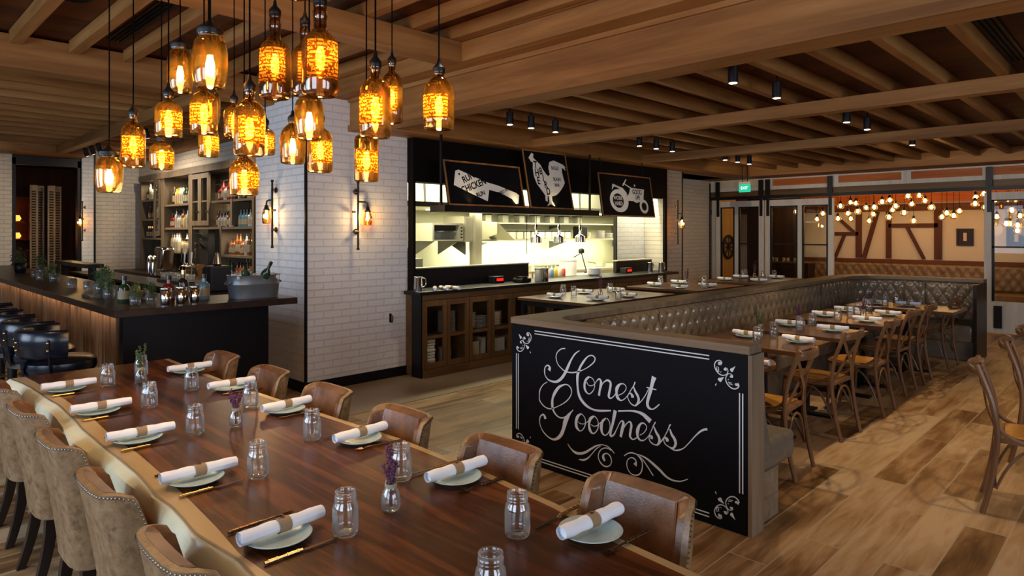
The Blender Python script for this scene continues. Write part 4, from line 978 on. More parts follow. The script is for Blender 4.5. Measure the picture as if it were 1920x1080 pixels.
def herb(loc, lab, seed, s=1.0, pot=M['jar']):
    t = thing('potted_herb', lab, 'herb plant', loc); r = random.Random(seed)
    MB().lathe([(.035*s, 0), (.045*s, .01), (.055*s, .09*s), (.05*s, .09*s), (.04*s, .012), (.001, .01)], 16, cap=False).build('pot', pot, t, smooth=True)
    m, st = MB(), MB()
    for k in range(26):
        a = r.random()*6.28; h = r.uniform(.10, .22)*s; q = r.uniform(.01, .07)*s; st.tube([(0, 0, .03), (q*cos(a)*.5, q*sin(a)*.5, h*.7), (q*cos(a), q*sin(a), h)], .0015, 4)
        for j in range(5):
            c = Vector((q*cos(a)+r.uniform(-.02, .02)*s, q*sin(a)+r.uniform(-.02, .02)*s, h+r.uniform(-.05, .02)*s)); d = Vector((r.uniform(-1, 1), r.uniform(-1, 1), r.uniform(-.3, .8))).normalized()*.018*s; e = d.cross(Vector((.2, .1, 1))).normalized()*.008*s
            m.add([c-d, c+e, c+d, c-e], [(0, 1, 2, 3)])
    st.build('stem', M['green'], t); m.build('leaves', M['green'], t, solid=0); return t
herb((-7.05, 1.70, BT), 'leafy herb in a glass on the bar counter beside the tray', 1, 1.1)
herb((-5.73, 1.62, BT), 'leafy herb in a glass nearest the corner of the bar counter', 11, .8)
herb((-5.78, 1.75, BT), 'leafy herb in a glass, second from the corner of the bar counter', 12, .8)
herb((-6.45, 1.62, BT), 'leafy herb in a glass beside the lemon bowl', 13, .9)
herb((-7.9, 1.95, BT), 'leafy herb in a glass behind the tumblers midway along the bar', 14, 1.0)
herb((-9.05, 1.72, BT), 'leafy garnish plant in a glass midway along the bar counter', 2, 1.0)
herb((-11.6, 1.80, BT), 'bushy plant in a black pot at the far end of the bar', 3, 1.5, M['black'])
herb((-10.75, 1.9, BT), 'pale leafy plant beside the black pot at the far end of the bar', 5, 1.2)
t = thing('serving_tray', 'small dark tray on the bar counter in front of the herb glass', 'tray', (-6.75, 1.60, BT))
MB().box(-.14, .14, -.08, .08, 0, .01).box(-.145, .145, -.085, -.08, 0, .02).box(-.145, .145, .08, .085, 0, .02).build('tray_base', M['steeld'], t)
for i, x in enumerate((-8.0, -8.12, -9.35, -9.5, -10.1, -6.5, -6.62, -7.55)): GL.place((x, 1.66+.05*(i % 3), BT), 0, 'clear tumbler standing on the bar counter, %s along' % ORD[i], 'tumblers on the bar counter')
t = thing('beer_engine', 'pair of chrome soda guns standing behind the bar corner', 'tap', (-11.9, 3.6, .945))
for k in (0, 1): MB().tube(spl([(.2*k, 0, 0), (.2*k, 0, .22), (.2*k+.03, -.02, .30), (.2*k+.10, -.06, .26), (.2*k+.11, -.07, .05)], 4), [.03]*17, 10).build('spout', M['chrome'], t, smooth='auto')
t = thing('coffee_machine', 'black bar machine with chrome jug in front of the juicer', 'machine', (-7.9, 3.1, .961))
bx(-.12, .12, -.12, .12, 0, .30).build('body', M['black'], t, bevel=.02); MB().lathe([(.04, .31), (.05, .33), (.03, .40), (.02, .45), (.001, .46)], 14, (0, 0, -.009)).build('jug', M['chrome'], t, smooth='auto')
# folding shutter panels seen through the left doorway
for i, (y, x) in enumerate(((2.58, -15.3), (2.72, -15.5), (2.86, -15.3), (3.00, -15.5))):
    t = thing('folding_shutter', 'pale slatted folding shutter beyond the far doorway, %s from the left' % ORD[i], 'shutter', (x, y, 0), 0, 'folding shutters')
    MB().box(-.02, .02, -.06, -.035, .02, 2.55).box(-.02, .02, .035, .06, .02, 2.55).box(-.02, .02, -.035, .035, 2.44, 2.55).box(-.02, .02, -.035, .035, .02, .12).build('frame', M['capz'], t)
    m = MB()
    for k in range(46): m.box(-.012, .012, -.034, .034, .14+.05*k, .17+.05*k)
    m.build('slat', M['hutchz'], t)
t = thing('display_shelf', 'dark display shelf unit in the passage beyond the far doorway', 'shelf', (-17.0, 2.55, 0))
MB().box(-.14, .14, -.26, -.24, 0, 2.4).box(-.14, .14, .24, .26, 0, 2.4).box(-.14, -.12, -.24, .24, 0, 2.4).build('frame', M['rustz'], t)
for z in (1.0, 1.50, 1.86): bx(-.12, .14, -.24, .24, z-.02, z).build('shelf_board', M['rustz'], t)
for i, (z, yy) in enumerate(((1.935, 2.55), (1.575, 2.55))):
    t = thing('shelf_lamp', '%s amber lamp glowing in the dark passage left of the shutters' % ('upper', 'lower')[i], 'lamp', (-16.9, yy, z), 0, 'passage lamps')
    MB().lathe([(.06, -.05), (.09, 0), (.06, .07)], 14).build('shade', emis('passage_glow', (1, .35, .05), 2.5), t, smooth=True); bx(-.12, .12, -.12, .12, -.075, -.05).build('shelf', M['rustz'], t)
    point('passage_light', (-16.7, yy-.1, z), 3, (1, .3, .06), .05)
# ================================================================== KITCHEN
for i, (a, b) in enumerate(((4.60, 5.285), (5.29, 6.76), (6.77, 8.23), (8.24, 9.70))):
    t = thing('kitchen_cabinet', 'oak cabinet with glazed doors under the kitchen counter, %s from the column' % ORD[i], 'cabinet', (-6.165, (a+b)/2, 0), 0, 'oak cabinets under the kitchen counter'); c = (a+b)/2
    def K(x0, x1, y0, y1, z0, z1): return (x0+6.1, x1+6.1, y0-c, y1-c, z0, z1)
    m = MB().box(*K(-6.3, -5.88, a, a+.03, .02, .945)).box(*K(-6.3, -5.88, b-.03, b, .02, .945)).box(*K(-6.3, -6.27, a, b, .02, .945)).box(*K(-6.27, -5.88, a+.03, b-.03, .06, .10)).box(*K(-6.27, -5.88, a+.03, b-.03, .9, .945)).box(*K(-5.90, -5.86, a, b, .01, .10)).box(*K(-5.9, -5.86, a, b, .88, .945))
    m.build('carcass', M['caby'], t)
    sz = .46
    bx(*K(-6.27, -5.91, a+.03, b-.03, sz-.02, sz)).build('shelf', M['caby'], t)
    nd = 2 if b-a < 1 else 4; e = (b-a)/nd
    for k in range(nd):
        d0, d1 = a+k*e+.004, a+(k+1)*e-.004
        d = MB().box(*K(-5.895, -5.858, d0, d0+.045, .105, .875)).box(*K(-5.895, -5.858, d1-.045, d1, .105, .875)).box(*K(-5.895, -5.858, d0+.045, d1-.045, .105, .165)).box(*K(-5.895, -5.858, d0+.045, d1-.045, .81, .875)).box(*K(-5.89, -5.862, d0+.045, d1-.045, .44, .475)).build('door', M['cabz'], t)
        bx(*K(-5.88, -5.877, d0+.045, d1-.045, .165, .81)).build('pane', M['pane'], d)
tw = plain('cream_crockery', (.55, .47, .36), .5); tw2 = plain('white_crockery', (.55, .52, .50), .4)
def make_plate_stack():
    t = thing('plate_stack', '', 'plates'); return t
def make_side_plate():
    o = MB().lathe([(.05, 0), (.06, .006), (.105, .014), (.105, .018), (.06, .012), (.001, .011)], 24, cap=False).build('stored_plate', tw2, None, smooth=True); o['category'] = 'plate'; return o
SP = Proto(make_side_plate)
def make_bowl():
    o = MB().lathe([(.04, 0), (.05, .006), (.08, .035), (.078, .037), (.05, .012), (.001, .01)], 22, cap=False).build('stored_bowl', tw, None, smooth=True); o['category'] = 'bowl'; return o
SB = Proto(make_bowl)
def pstack(P, x, y, z, n, dz, what, where):
    for k in range(n): P.place((x, y, z+dz*k), k*.4, '%s stacked %s, %s from the bottom' % (what, where, ORD[k]), what+'s stored '+where)
pstack(SP, -6.09, 5.07, .461, 15, .017, 'white plate', 'on upper shelf of first cabinet')
pstack(SB, -6.09, 5.04, .101, 8, .022, 'cream bowl', 'on lower shelf of first cabinet')
pstack(SB, -6.07, 5.42, .461, 9, .022, 'cream bowl', 'at the left of the second cabinet')
pstack(SP, -6.12, 5.62, .461, 9, .017, 'white plate', 'behind the second glazed door')
pstack(SB, -6.07, 5.86, .461, 8, .022, 'cream bowl', 'behind the third glazed door')
for k in range(9):
    o = bx(-.09, .09, -.065, .065, 0, .034).build('folded_napkin', M['napkin'], None, bevel=.012, seg=3, smooth='auto'); o.location = (-6.06+.006*(k % 3), 4.735+.004*(k % 2), .101+.0362*k)
    tag(o, 'folded white napkin in the pile behind the first cabinet door, %s from the bottom' % ORD[k], 'napkin', 'folded napkins in the cabinet')
for i, (y, w, h, c) in enumerate(((5.44, .16, .22, tw), (5.60, .05, .25, tw2), (5.86, .2, .22, tw2), (6.2, .2, .2, tw))):
    o = bx(-.1, .1, -w/2, w/2, 0, h).build('storage_box', c, None, bevel=.006); o.location = (-6.10, y, .101)
    tag(o, '%s storage box on the lower cabinet shelf, %s from the column' % ('cream' if c is tw else 'white', ORD[i]), 'box', 'boxes on the cabinet shelf')
t = thing('kitchen_counter', 'long black counter in front of the open kitchen', 'counter', (-6.12, 6.95, 0))
MB().box(-.04, .25, -2.45, -2.28, .947, .985).box(-.38, .25, -2.28, 3.05, .947, .985).build('countertop', M['black'], t, bevel=.004); bx(.0, .17, -2.37, -2.355, 0, .945).build('end_panel', M['black'], t)
t = thing('pass_screen', 'black raised back panel on the left half of the kitchen counter', 'panel', (-6.42, 5.6, .985))
bx(-.03, .03, -.92, 1.22, 0, .225).build('board', M['black'], t); bx(-.05, .05, -.92, 1.22, .225, .24).build('ledge', M['steel'], t)
t = thing('pass_screen', 'black raised back panel at the right end of the kitchen counter', 'panel', (-6.42, 9.42, .985))
bx(-.03, .03, -.50, .55, 0, .19).build('board', M['black'], t); bx(-.05, .05, -.50, .55, .19, .205).build('ledge', M['steel'], t)
# inner benches
t = thing('kitchen_prep_bench', 'bright steel prep bench just behind the kitchen counter', 'bench', (-6.85, 7.6, 0))
bx(-.37, .32, -2.8, 1.55, .91, .95).build('benchtop', M['steel'], t); bx(-.33, .3, -2.7, 1.5, .1, .91).build('body', M['steelm'], t)
t = thing('kitchen_back_bench', 'steel bench along the back wall of the kitchen', 'bench', (-8.3, 8.6, 0))
bx(-.34, .30, -3.9, 3.8, .90, .94).build('benchtop', M['steel'], t); bx(-.34, .25, -3.9, 3.8, .0, .9).build('body', M['steelm'], t)
# hood
t = thing('extractor_hood', 'large stainless steel extractor hood under the kitchen ceiling', 'hood', (-7.8, 8.2, 2.0))
MB().prism([(-.8, -3.5, .70), (.55, -3.5, .70), (.62, -3.5, .04), (.62, -3.5, 0), (-.8, -3.5, 0)], (0, 7.6, 0)).build('canopy', M['steel'], t)
for k in range(9):
    y = -3.45+.84*k; bx(.556, .63, y, y+.012, .02, .69).build('seam', M['steeld'], t) if k else None
bx(.62, .645, -3.5, 4.1, .0, .07).build('lip', M['chrome'], t)
for k in range(6): bx(-.2, .2, -3.2+1.25*k, -2.8+1.25*k, -.012, -.002).build('light_panel', emis('hood_light', (1, .93, .66), 6), t)
bx(.35, .42, -3.5, 4.1, .6, .73).build('rail', M['steeld'], t)
# left station: column, grill, shelf
t = thing('steel_post', 'square steel post standing between the two kitchen stations', 'post', (-7.75, 7.05, .941)); bx(-.07, .07, -.07, .07, 0, 1.04).build('shaft', M['steelm'], t); bx(-.085, .085, -.085, .085, 0, .03).build('collar', M['steeld'], t)
t = thing('salamander_grill', 'steel salamander grill on brackets in the left kitchen station', 'grill', (-7.9, 6.46, 1.52))
MB().box(-.3, .18, -.30, .30, .24, .27).box(-.3, .18, -.30, -.27, 0, .24).box(-.3, .18, .22, .30, 0, .24).box(-.3, -.27, -.27, .22, 0, .24).box(-.27, .18, -.27, .22, 0, .02).build('housing', M['steel'], t)
bx(-.2, .12, -.26, .21, .14, .15).build('rack', M['chrome'], t); bx(-.26, .10, -.265, .215, .16, .235).build('burner', M['black'], t)
for z in (.05, .1, .15, .2): MB().tube([(.18, .26, z), (.20, .26, z)], .012, 8).build('knob', M['black'], t)
for y in (-.25, .22): MB().prism([(-.34, y, 0), (.15, y, 0), (-.34, y, -.22)], (0, .02, 0)).build('bracket', M['steeld'], t)
t = thing('steel_wall_cupboard', 'square steel cupboard right of the salamander grill', 'cupboard', (-7.95, 6.92, 1.50))
bx(-.3, .2, -.11, .11, 0, .40).build('body', M['steelm'], t); bx(.2, .212, -.10, .10, .02, .38).build('door', M['steel'], t); MB().prism([(-.25, -.1, 0), (.2, -.1, 0), (.2, -.1, -.20)], (0, .02, 0)).build('bracket', M['steeld'], t)
t = thing('splash_guard', 'angled steel splash guard right of the steel post', 'guard', (-7.9, 7.42, 1.50))
MB().prism([(-.3, 0, .36), (.25, 0, .30), (.25, 0, .12), (-.3, 0, 0)], (0, .02, 0)).build('sheet', M['steelm'], t); MB().prism([(-.3, .02, .33), (.25, .02, .30), (.25, .40, .02), (-.3, .40, .02)], (0, 0, .01)).build('slope', M['steelm'], t)
# shelf with containers
t = thing('kitchen_wall_shelf', 'long steel shelf on the back wall of the kitchen', 'shelf', (-8.35, 9.6, 1.50))
bx(-.28, .28, -2.0, 2.5, 0, .03).build('board', M['steel'], t)
for y in (-1.9, .2, 2.3): MB().prism([(-.28, y, -.02), (.2, y, -.02), (-.28, y, -.16)], (0, .015, 0)).build('bracket', M['steeld'], t)
t = thing('kitchen_wall_shelf', 'upper steel shelf just below the hood', 'shelf', (-8.45, 9.6, 1.80)); bx(-.18, .18, -2.0, 2.5, 0, .025).build('board', M['steel'], t)
for y in (-1.9, .2, 2.3): MB().prism([(-.18, y, -.02), (.1, y, -.02), (-.18, y, -.1)], (0, .015, 0)).build('bracket', M['steeld'], t)
wc = plain('white_container', (.62, .60, .46), .45)
def make_tub():
    t = thing('food_container', '', 'container'); bx(-.07, .07, -.07, .07, 0, .13).build('tub', wc, t, bevel=.008); bx(-.074, .074, -.074, .074, .13, .145).build('lid', M['black'], t); return t
TU = Proto(make_tub)
for i in range(11): TU.place((-8.25, 7.95+.19*i, 1.531), 0, 'white food container with black lid, %s from the left on the kitchen shelf' % ORD[i], 'food containers on the kitchen shelf')
for i in range(7): TU.place((-8.42, 7.9+.42*i, 1.826), 0, 'white food container on the upper kitchen shelf, %s from the left' % ORD[i], 'food containers on the upper kitchen shelf')
for i in range(9): SP.place((-8.22, 10.9, 1.531+.017*i), i, 'white plate in the stack on the kitchen shelf, %s from the bottom' % ORD[i], 'plates on the kitchen shelf')
for i in range(6): SP.place((-8.22, 11.18, 1.531+.017*i), i, 'white plate in the low stack beside the boards, %s from the bottom' % ORD[i], 'plates on the kitchen shelf')
t = thing('trivet_rack', 'rack of brown wooden boards at the right end of the kitchen shelf', 'rack', (-8.2, 11.55, 1.531))
for k in range(6): bx(-.1, .1, -.1, .1, .045*k, .045*k+.034).build('board', M['caby'], t)
bx(-.12, -.1, -.11, .11, 0, .28).build('back', M['steeld'], t)
t = thing('stand_mixer', 'black kitchen machine in the middle of the kitchen shelf', 'mixer', (-8.2, 10.25, 1.531)); bx(-.1, .1, -.12, .1, 0, .24).build('body', M['black'], t, bevel=.02); MB().lathe([(.06, 0), (.08, .05), (.08, .12)], 14, (0, .2, 0)).build('bowl', M['steel'], t, smooth='auto')
# items on benches
def make_pan():
    t = thing('sauce_pan', '', 'pan'); MB().lathe([(.09, 0), (.1, .01), (.1, .1), (.096, .1), (.09, .012), (.001, .01)], 18, cap=False).build('pot', M['steel'], t, smooth='auto')
    MB().tube([(.1, 0, .08), (.26, 0, .11)], .009, 6).build('handle', M['steeld'], t); return t
PN = Proto(make_pan)
for i, (x, y, z) in enumerate(((-8.2, 5.6, .941), (-8.25, 7.9, .941), (-8.2, 8.35, .941), (-8.3, 8.8, .941), (-8.2, 10.9, .941))): PN.place((x, y, z), i, 'steel pan on the back bench of the kitchen, %s from the left' % ORD[i], 'pans in the kitchen')
def make_gastro():
    t = thing('gastro_tray', '', 'tray'); bx(-.13, .13, -.16, .16, 0, .08).build('tray', M['steel'], t, bevel=.01); bx(-.14, .14, -.17, .17, .08, .09).build('lid', M['chrome'], t); return t
GS = Proto(make_gastro)
for i, (x, y, z) in enumerate(((-8.25, 9.25, .941), (-8.25, 9.7, .941), (-8.25, 11.4, .941), (-7.0, 7.25, .951), (-7.0, 7.6, .951), (-8.25, 6.1, .941))): GS.place((x, y, z), 0, 'steel food tray on a kitchen bench, %s of six' % ORD[i], 'steel trays in the kitchen')
sq = [((.8, .75, .6), 'cream'), ((.15, .3, .6), 'blue'), ((.75, .5, .05), 'yellow'), ((.7, .7, .6), 'white'), ((.55, .1, .05), 'red')]
for i, (c, nm) in enumerate(sq):
    t = thing('squeeze_bottle', '%s squeeze bottle standing in the gap of the kitchen counter' % nm, 'bottle', (-6.5, 7.35+.09*i, .951), 0, 'squeeze bottles'); MB().lathe([(.03, 0), (.033, .01), (.033, .13), (.025, .15)], 14).build('body', plain(nm+'_plastic', c, .4), t, smooth='auto'); MB().lathe([(.018, .15), (.012, .16), (.003, .21)], 10).build('nozzle', wc, t, smooth='auto')
for i in range(2):
    t = thing('steel_canister', 'tall steel canister at the left of the counter gap, %s one' % ('left', 'right')[i], 'canister', (-6.02, 6.62+.13*i, .985), 0, 'steel canisters'); MB().lathe([(.045, 0), (.05, .008), (.05, .17)], 20).build('can', M['chrome'] if i else M['steel'], t, smooth='auto'); MB().lathe([(.052, .165), (.052, .178)], 20).build('rim', M['steeld'], t, smooth='auto')
t = thing('cone_lamp', 'white conical lamp shade low over the kitchen bench', 'lamp', (-7.3, 7.75, 1.16)); MB().lathe([(.22, 0), (.05, .10), (.03, .14)], 24, cap=False).build('shade', wc, t, smooth='auto'); MB().tube([(0, 0, .13), (0, 0, .84)], .005, 6).build('cord', M['cord'], t)
t = thing('stock_pot', 'tall white container beside the black bin behind the counter', 'pot', (-6.75, 8.12, .951)); MB().lathe([(.13, 0), (.14, .01), (.14, .25)], 22).build('pot', M['white'], t, smooth='auto'); MB().lathe([(.145, .245), (.145, .26)], 22).build('rim', M['steel'], t, smooth='auto')
for k in range(5):
    o = MB().lathe([(.06, 0), (.08, .008), (.12, .035), (.118, .038), (.07, .014), (.001, .012)], 26, cap=False).build('white_bowl', M['white'], None, smooth=True); o.location = (-6.25, 8.15, .986+.020*k); tag(o, 'white bowl in the stack on the kitchen counter, %s from the bottom' % ORD[k], 'bowl', 'white bowls on the counter')
t = thing('desk_lamp', 'black articulated lamp above the right end of the counter gap', 'lamp', (-7.1, 9.05, .951)); MB().tube([(0, 0, 0), (0, -.15, .35), (0, -.35, .28)], .01, 6).build('arm', M['black'], t); MB().lathe([(.05, 0), (.05, .02)], 14).build('base', M['black'], t); MB().lathe([(.001, -.05), (.05, -.03), (.05, .03), (.001, .05)], 12, (0, -.15, .38)).build('head', M['black'], t, smooth=True)
for i, (x, y, lab) in enumerate(((-6.05, 4.62, 'steel jug at the left end of the kitchen counter'), (-6.2, 9.62, 'steel jug at the right end of the kitchen counter, inner one'), (-6.05, 9.74, 'steel jug at the right end of the kitchen counter, outer one'))):
    t = thing('steel_jug', lab, 'jug', (x, y, .985), 0, 'steel jugs on the kitchen counter'); MB().lathe([(.05, 0), (.052, .01), (.046, .15), (.050, .16), (.046, .16), (.044, .02), (.001, .015)], 20, cap=False).build('body', M['chrome'], t, smooth=True)
    MB().tube(spl([(0, .048, .14), (0, .10, .13), (0, .105, .06), (0, .05, .03)], 5), .006, 6).build('handle', M['chrome'], t, smooth=True)
for i in range(3):
    o = make_napkin(); o.location = (-6.0+.03*i, 4.82+.11*i, .986); o.rotation_euler = (0, 0, .9+.3*i); o['label'] = 'rolled white napkin beside the steel jug on the kitchen counter, %s' % ORD[i]; o['group'] = 'napkins on the kitchen counter'
for i, (y, lab) in enumerate(((6.05, 'black box with red light on the left of the kitchen counter'), (9.0, 'black box with red light on the right of the kitchen counter'))):
    t = thing('buzzer_box', lab, 'box', (-6.25, y, .985), 0, 'boxes with red lights'); bx(-.06, .06, -.09, .09, 0, .09).build('body', M['black'], t, bevel=.01); bx(.0601, .063, -.05, .07, .03, .065).build('light', M['redlamp'], t)
t = thing('scale', 'dark rounded scale with white top left of the steel canisters', 'scale', (-6.1, 6.38, .985)); bx(-.09, .09, -.1, .1, 0, .06).build('body', M['black'], t, bevel=.02); MB().lathe([(.06, .061), (.09, .075), (.09, .08)], 20).build('pan', M['chrome'], t, smooth='auto')
for i, y in enumerate((4.74, 4.83)):
    t = thing('pepper_mill', 'tall dark wooden pepper mill at the left of the pass, %s one' % ('left', 'right')[i], 'pepper mill', (-6.42, y, 1.225), 0, 'pepper mills'); MB().lathe([(.028, 0), (.03, .02), (.017, .07), (.024, .12), (.02, .16), (.012, .19)], 14).build('body', M['legdark'], t, smooth=True); MB().lathe([(.010, .19), (.024, .205), (.02, .23), (.008, .245), (.001, .25)], 14).build('knob', M['legdark'], t, smooth=True)
t = thing('utensil_bin', 'square steel bin beside the pepper mills', 'bin', (-6.75, 5.05, .951)); bx(-.1, .1, -.1, .1, 0, .36).build('body', M['steelm'], t); bx(-.105, .105, -.105, .105, .36, .37).build('rim', M['steel'], t)
# heat lamps
for i, y in enumerate((6.99, 7.49, 7.99)):
    t = thing('heat_lamp', 'chrome heat lamp hanging over the pass, %s' % ('left one', 'middle one', 'right one')[i], 'heat lamp', (-6.4, y, 1.50), 0, 'chrome heat lamps')
    MB().lathe([(.080, 0), (.083, .004), (.078, .085), (.05, .11), (.028, .12), (.028, .15), (.022, .155), (.022, .24), (.012, .27)], 24, cap=False).build('shade', M['chrome'], t, smooth='auto')
    MB().lathe([(.001, .02), (.04, .025), (.05, .05), (.02, .11)], 14).build('bulb', M['lamp'], t, smooth=True); MB().tube([(0, 0, .26), (0, 0, 1.23)], .004, 6).build('cord', M['cord'], t)
    spot('heat_lamp_light', (-6.4, y, 1.495), (-6.4, y, .9), 12, (1, .85, .5), 110, .5, .04)
# hanging shelf with its signs
t = thing('hanging_sign_shelf', 'black shelf hung from rods in front of the kitchen hood', 'shelf', (-5.74, 6.07, 1.88))
bx(-.16, .10, -1.40, 1.40, 0, .075).build('shelf_board', M['black'], t)
for y in (-1.38, 1.30): bx(-.012, .012, y, y+.022, .075, .86).build('rod', M['black'], t)
for k in range(3): spot('shelf_uplight', (-5.66, 5.1+.75*k, 1.965), (-5.85, 5.1+.75*k, 2.6), 3, (1, .75, .3), 100, 1, .02)
def board_sign(name, label, y0, y1, zb, h, lean, x0=-5.70):
    """leaning board: local x along +y of the room, local z up the board, local y into the wall"""
    w = y1-y0; t = thing(name, label, 'sign', (x0, (y0+y1)/2, zb)); t.rotation_euler = (-lean, 0, pi/2)
    bx(-w/2, w/2, 0, .02, 0, h).build('board', M['blackmat'], t)
    f = .018
    MB().box(-w/2, -w/2+f, -.008, .0, 0, h).box(w/2-f, w/2, -.008, 0, 0, h).box(-w/2+f, w/2-f, -.008, 0, h-f, h).box(-w/2+f, w/2-f, -.008, 0, 0, f).build('frame', M['oakz'], t)
    return t, w, h
def shape(t, pts, w, h, name='cutout', mat='white', y=-.0035, z0=0, th=.003):
    return MB().prism([(-w/2+a*w, y, b*h) for a, b in pts], (0, th, 0)).build(name, M[mat], t, fix=True)
SY = -.0042
s1, w1, h1 = board_sign('cleaver_sign', 'black framed sign with a white meat cleaver reading RUN CHICKEN RUN', 4.78, 6.02, 1.956, .53, .2)
blade = [(.13, .77), (.17, .80), (.50, .565), (.66, .50), (.90, .35), (.935, .30), (.91, .09), (.875, .085), (.83, .20), (.68, .33), (.53, .39), (.49, .12), (.33, .25), (.09, .45)]
shape(s1, blade, w1, h1, 'cleaver')
def txt(t, w, h, s, a, b, size, rot=0, sx=1, bold=.0, nm='lettering'):
    return text_mesh(nm, s, size, M['blackmat'], t, (-w/2+a*w, -.0045, b*h), (pi/2, -radians(-rot), 0), .0006, 'CENTER', bold, sx)
txt(s1, w1, h1, 'RUN', .28, .635, .105, -24, .95, .003); txt(s1, w1, h1, 'CHICKEN', .335, .455, .112, -19, .88, .003); txt(s1, w1, h1, 'RUN', .41, .275, .075, -17, .95, .002); txt(s1, w1, h1, 'THE BIRD WAY', .70, .345, .06, -21, .85, .001)
MB().lathe([(.014, 0), (.014, .001)], 12).xf(Matrix.Translation((-w1/2+.17*w1, -.0042, .70*h1)) @ Matrix.Rotation(pi/2, 4, 'X')).build('hole', M['blackmat'], s1)
s2, w2, h2 = board_sign('rooster_sign', 'tall black framed sign with a white rooster filled with lettering', 6.12, 6.98, 1.956, .78, .2)
roo = [(.12, .86), (.17, .92), (.20, .95), (.24, .93), (.22, .87), (.28, .82), (.36, .76), (.40, .68), (.46, .60), (.50, .57), (.55, .60), (.54, .72), (.58, .82), (.68, .86), (.80, .83), (.90, .80), (.96, .75), (.92, .76), (.95, .70), (.86, .75),
       (.85, .66), (.86, .56), (.88, .48), (.84, .42), (.78, .36), (.70, .29), (.62, .24), (.52, .22), (.51, .14), (.56, .05), (.47, .08), (.38, .045), (.44, .12), (.45, .22), (.42, .22), (.40, .12), (.36, .14), (.37, .23), (.30, .32), (.22, .42), (.18, .54), (.18, .68), (.20, .78), (.16, .80)]
shape(s2, roo, w2, h2, 'rooster')
for k, c in enumerate('THE'): txt(s2, w2, h2, c, .245+.01*k, .74-.135*k, .14, 0, .8, .003)
for k, c in enumerate('BIRD'): txt(s2, w2, h2, c, .345+.035*k, .64-.115*k, .13, 0, .8, .003)
txt(s2, w2, h2, 'EAGLE', .69, .72, .065, 0, .8, .001); txt(s2, w2, h2, 'RAW', .70, .52, .075, 0, .9, .001); txt(s2, w2, h2, 'BAR', .68, .42, .06, 0, .9, .001)
s3, w3, h3 = board_sign('tractor_sign', 'black framed sign with a white tractor, hanging right of the shelf', 7.66, 9.02, 1.885, .64, .15, -5.72)
def ell(cx, cz, rx, rz, n=28): return [(cx+rx*cos(2*pi*k/n), cz+rz*sin(2*pi*k/n)) for k in range(n)]
shape(s3, ell(.33, .37, .17, .27), w3, h3, 'rear_wheel'); shape(s3, ell(.80, .26, .085, .17), w3, h3, 'front_wheel', y=-.0036)
shape(s3, [(.22, .62), (.26, .70), (.42, .68), (.48, .58), (.50, .38), (.60, .38), (.66, .34), (.80, .40), (.84, .68), (.57, .70), (.53, .55), (.50, .5), (.42, .6), (.30, .74), (.24, .76)], w3, h3, 'tractor_body', y=-.0037)
shape(s3, [(.43, .80), (.455, .80), (.59, .70), (.575, .68)], w3, h3, 'steering_rod', y=-.0038); shape(s3, [(.42, .74), (.50, .90), (.515, .89), (.44, .73)], w3, h3, 'steering_wheel', y=-.0039)
shape(s3, ell(.66, .76, .012, .03, 10)+[], w3, h3, 'funnel', y=-.0039); shape(s3, ell(.31, .37, .10, .17), w3, h3, 'hub', 'blackmat', y=-.0046); shape(s3, ell(.80, .26, .05, .10), w3, h3, 'hub', 'blackmat', y=-.0046)
def txtw(t, w, h, s, a, b, size, rot=0, sx=1): return text_mesh('lettering', s, size, M['white'], t, (-w/2+a*w, -.0058, b*h), (pi/2, radians(rot), 0), .0006, 'CENTER', .001, sx)
txtw(s3, w3, h3, 'WORK', .31, .43, .085, 0, .85); txtw(s3, w3, h3, 'HARD', .31, .30, .085, 0, .85); txt(s3, w3, h3, 'GOOD', .69, .60, .10, 0, .8, .002); txt(s3, w3, h3, 'LIFE', .69, .47, .085, 0, .8, .002)
for y in (-.55, .55): bx(y-.006, y+.006, .02, .03, h3, h3+.25).build('hanging_rod', M['black'], s3)
# ================================================================== SPOT LIGHTS AND EXIT SIGN
def make_spot():
    t = thing('ceiling_spotlight', '', 'spotlight')
    MB().lathe([(.036, 0), (.036, .125), (.030, .13)], 18).build('barrel', M['black'], t, smooth='auto'); MB().lathe([(.029, -.002), (.029, .0)], 16).build('lens', M['lamp'], t)
    MB().tube([(0, 0, .13), (0, 0, .235)], .008, 6).build('stem', M['black'], t); return t
SPT = Proto(make_spot)
spots = [(-4.63, 4.67, 's', 'first above the kitchen-side tables, next to the deep beam'), (-4.63, 4.98, 's', 'second above the kitchen-side tables'), (-4.63, 5.36, 's', 'third above the kitchen-side tables'), (-4.63, 6.95, 's', 'fourth above the kitchen-side tables, past the first cross beam'),
         (-4.63, 7.33, '', 'fifth above the kitchen-side tables'), (-4.63, 7.72, 's', 'sixth above the kitchen-side tables'), (-4.63, 9.2, 's', 'seventh above the kitchen-side tables, past the second cross beam'), (-4.63, 9.6, '', 'eighth above the kitchen-side tables'), (-4.63, 10.0, 's', 'ninth above the kitchen-side tables, next to the exit sign'),
         (-2.2, 4.49, 's', 'largest, above the booth just behind the deep beam'), (-2.2, 5.24, 's', 'second largest, above the booth'), (-2.2, 6.87, 's', 'above the booth, past the first cross beam, nearer one'), (-2.2, 7.5, 's', 'above the booth, past the first cross beam, farther one'), (-2.2, 9.23, 's', 'above the far end of the booth')]
TG = {(-4.63, 4.67): ((-5.7, 5.4, 2.0), 34, WARM2, 60), (-4.63, 5.36): ((-5.8, 6.6, 2.1), 34, WARM2, 60), (-4.63, 7.72): ((-5.8, 8.4, 2.0), 34, WARM2, 60), (-4.63, 4.98): ((-6.1, 5.2, .45), 70, WARM2, 45),
      (-4.63, 10.0): ((-5.8, 13.2, 1.3), 120, WARM2, 95), (-2.2, 9.23): ((-2.2, 13.2, 1.4), 160, WARM2, 95)}
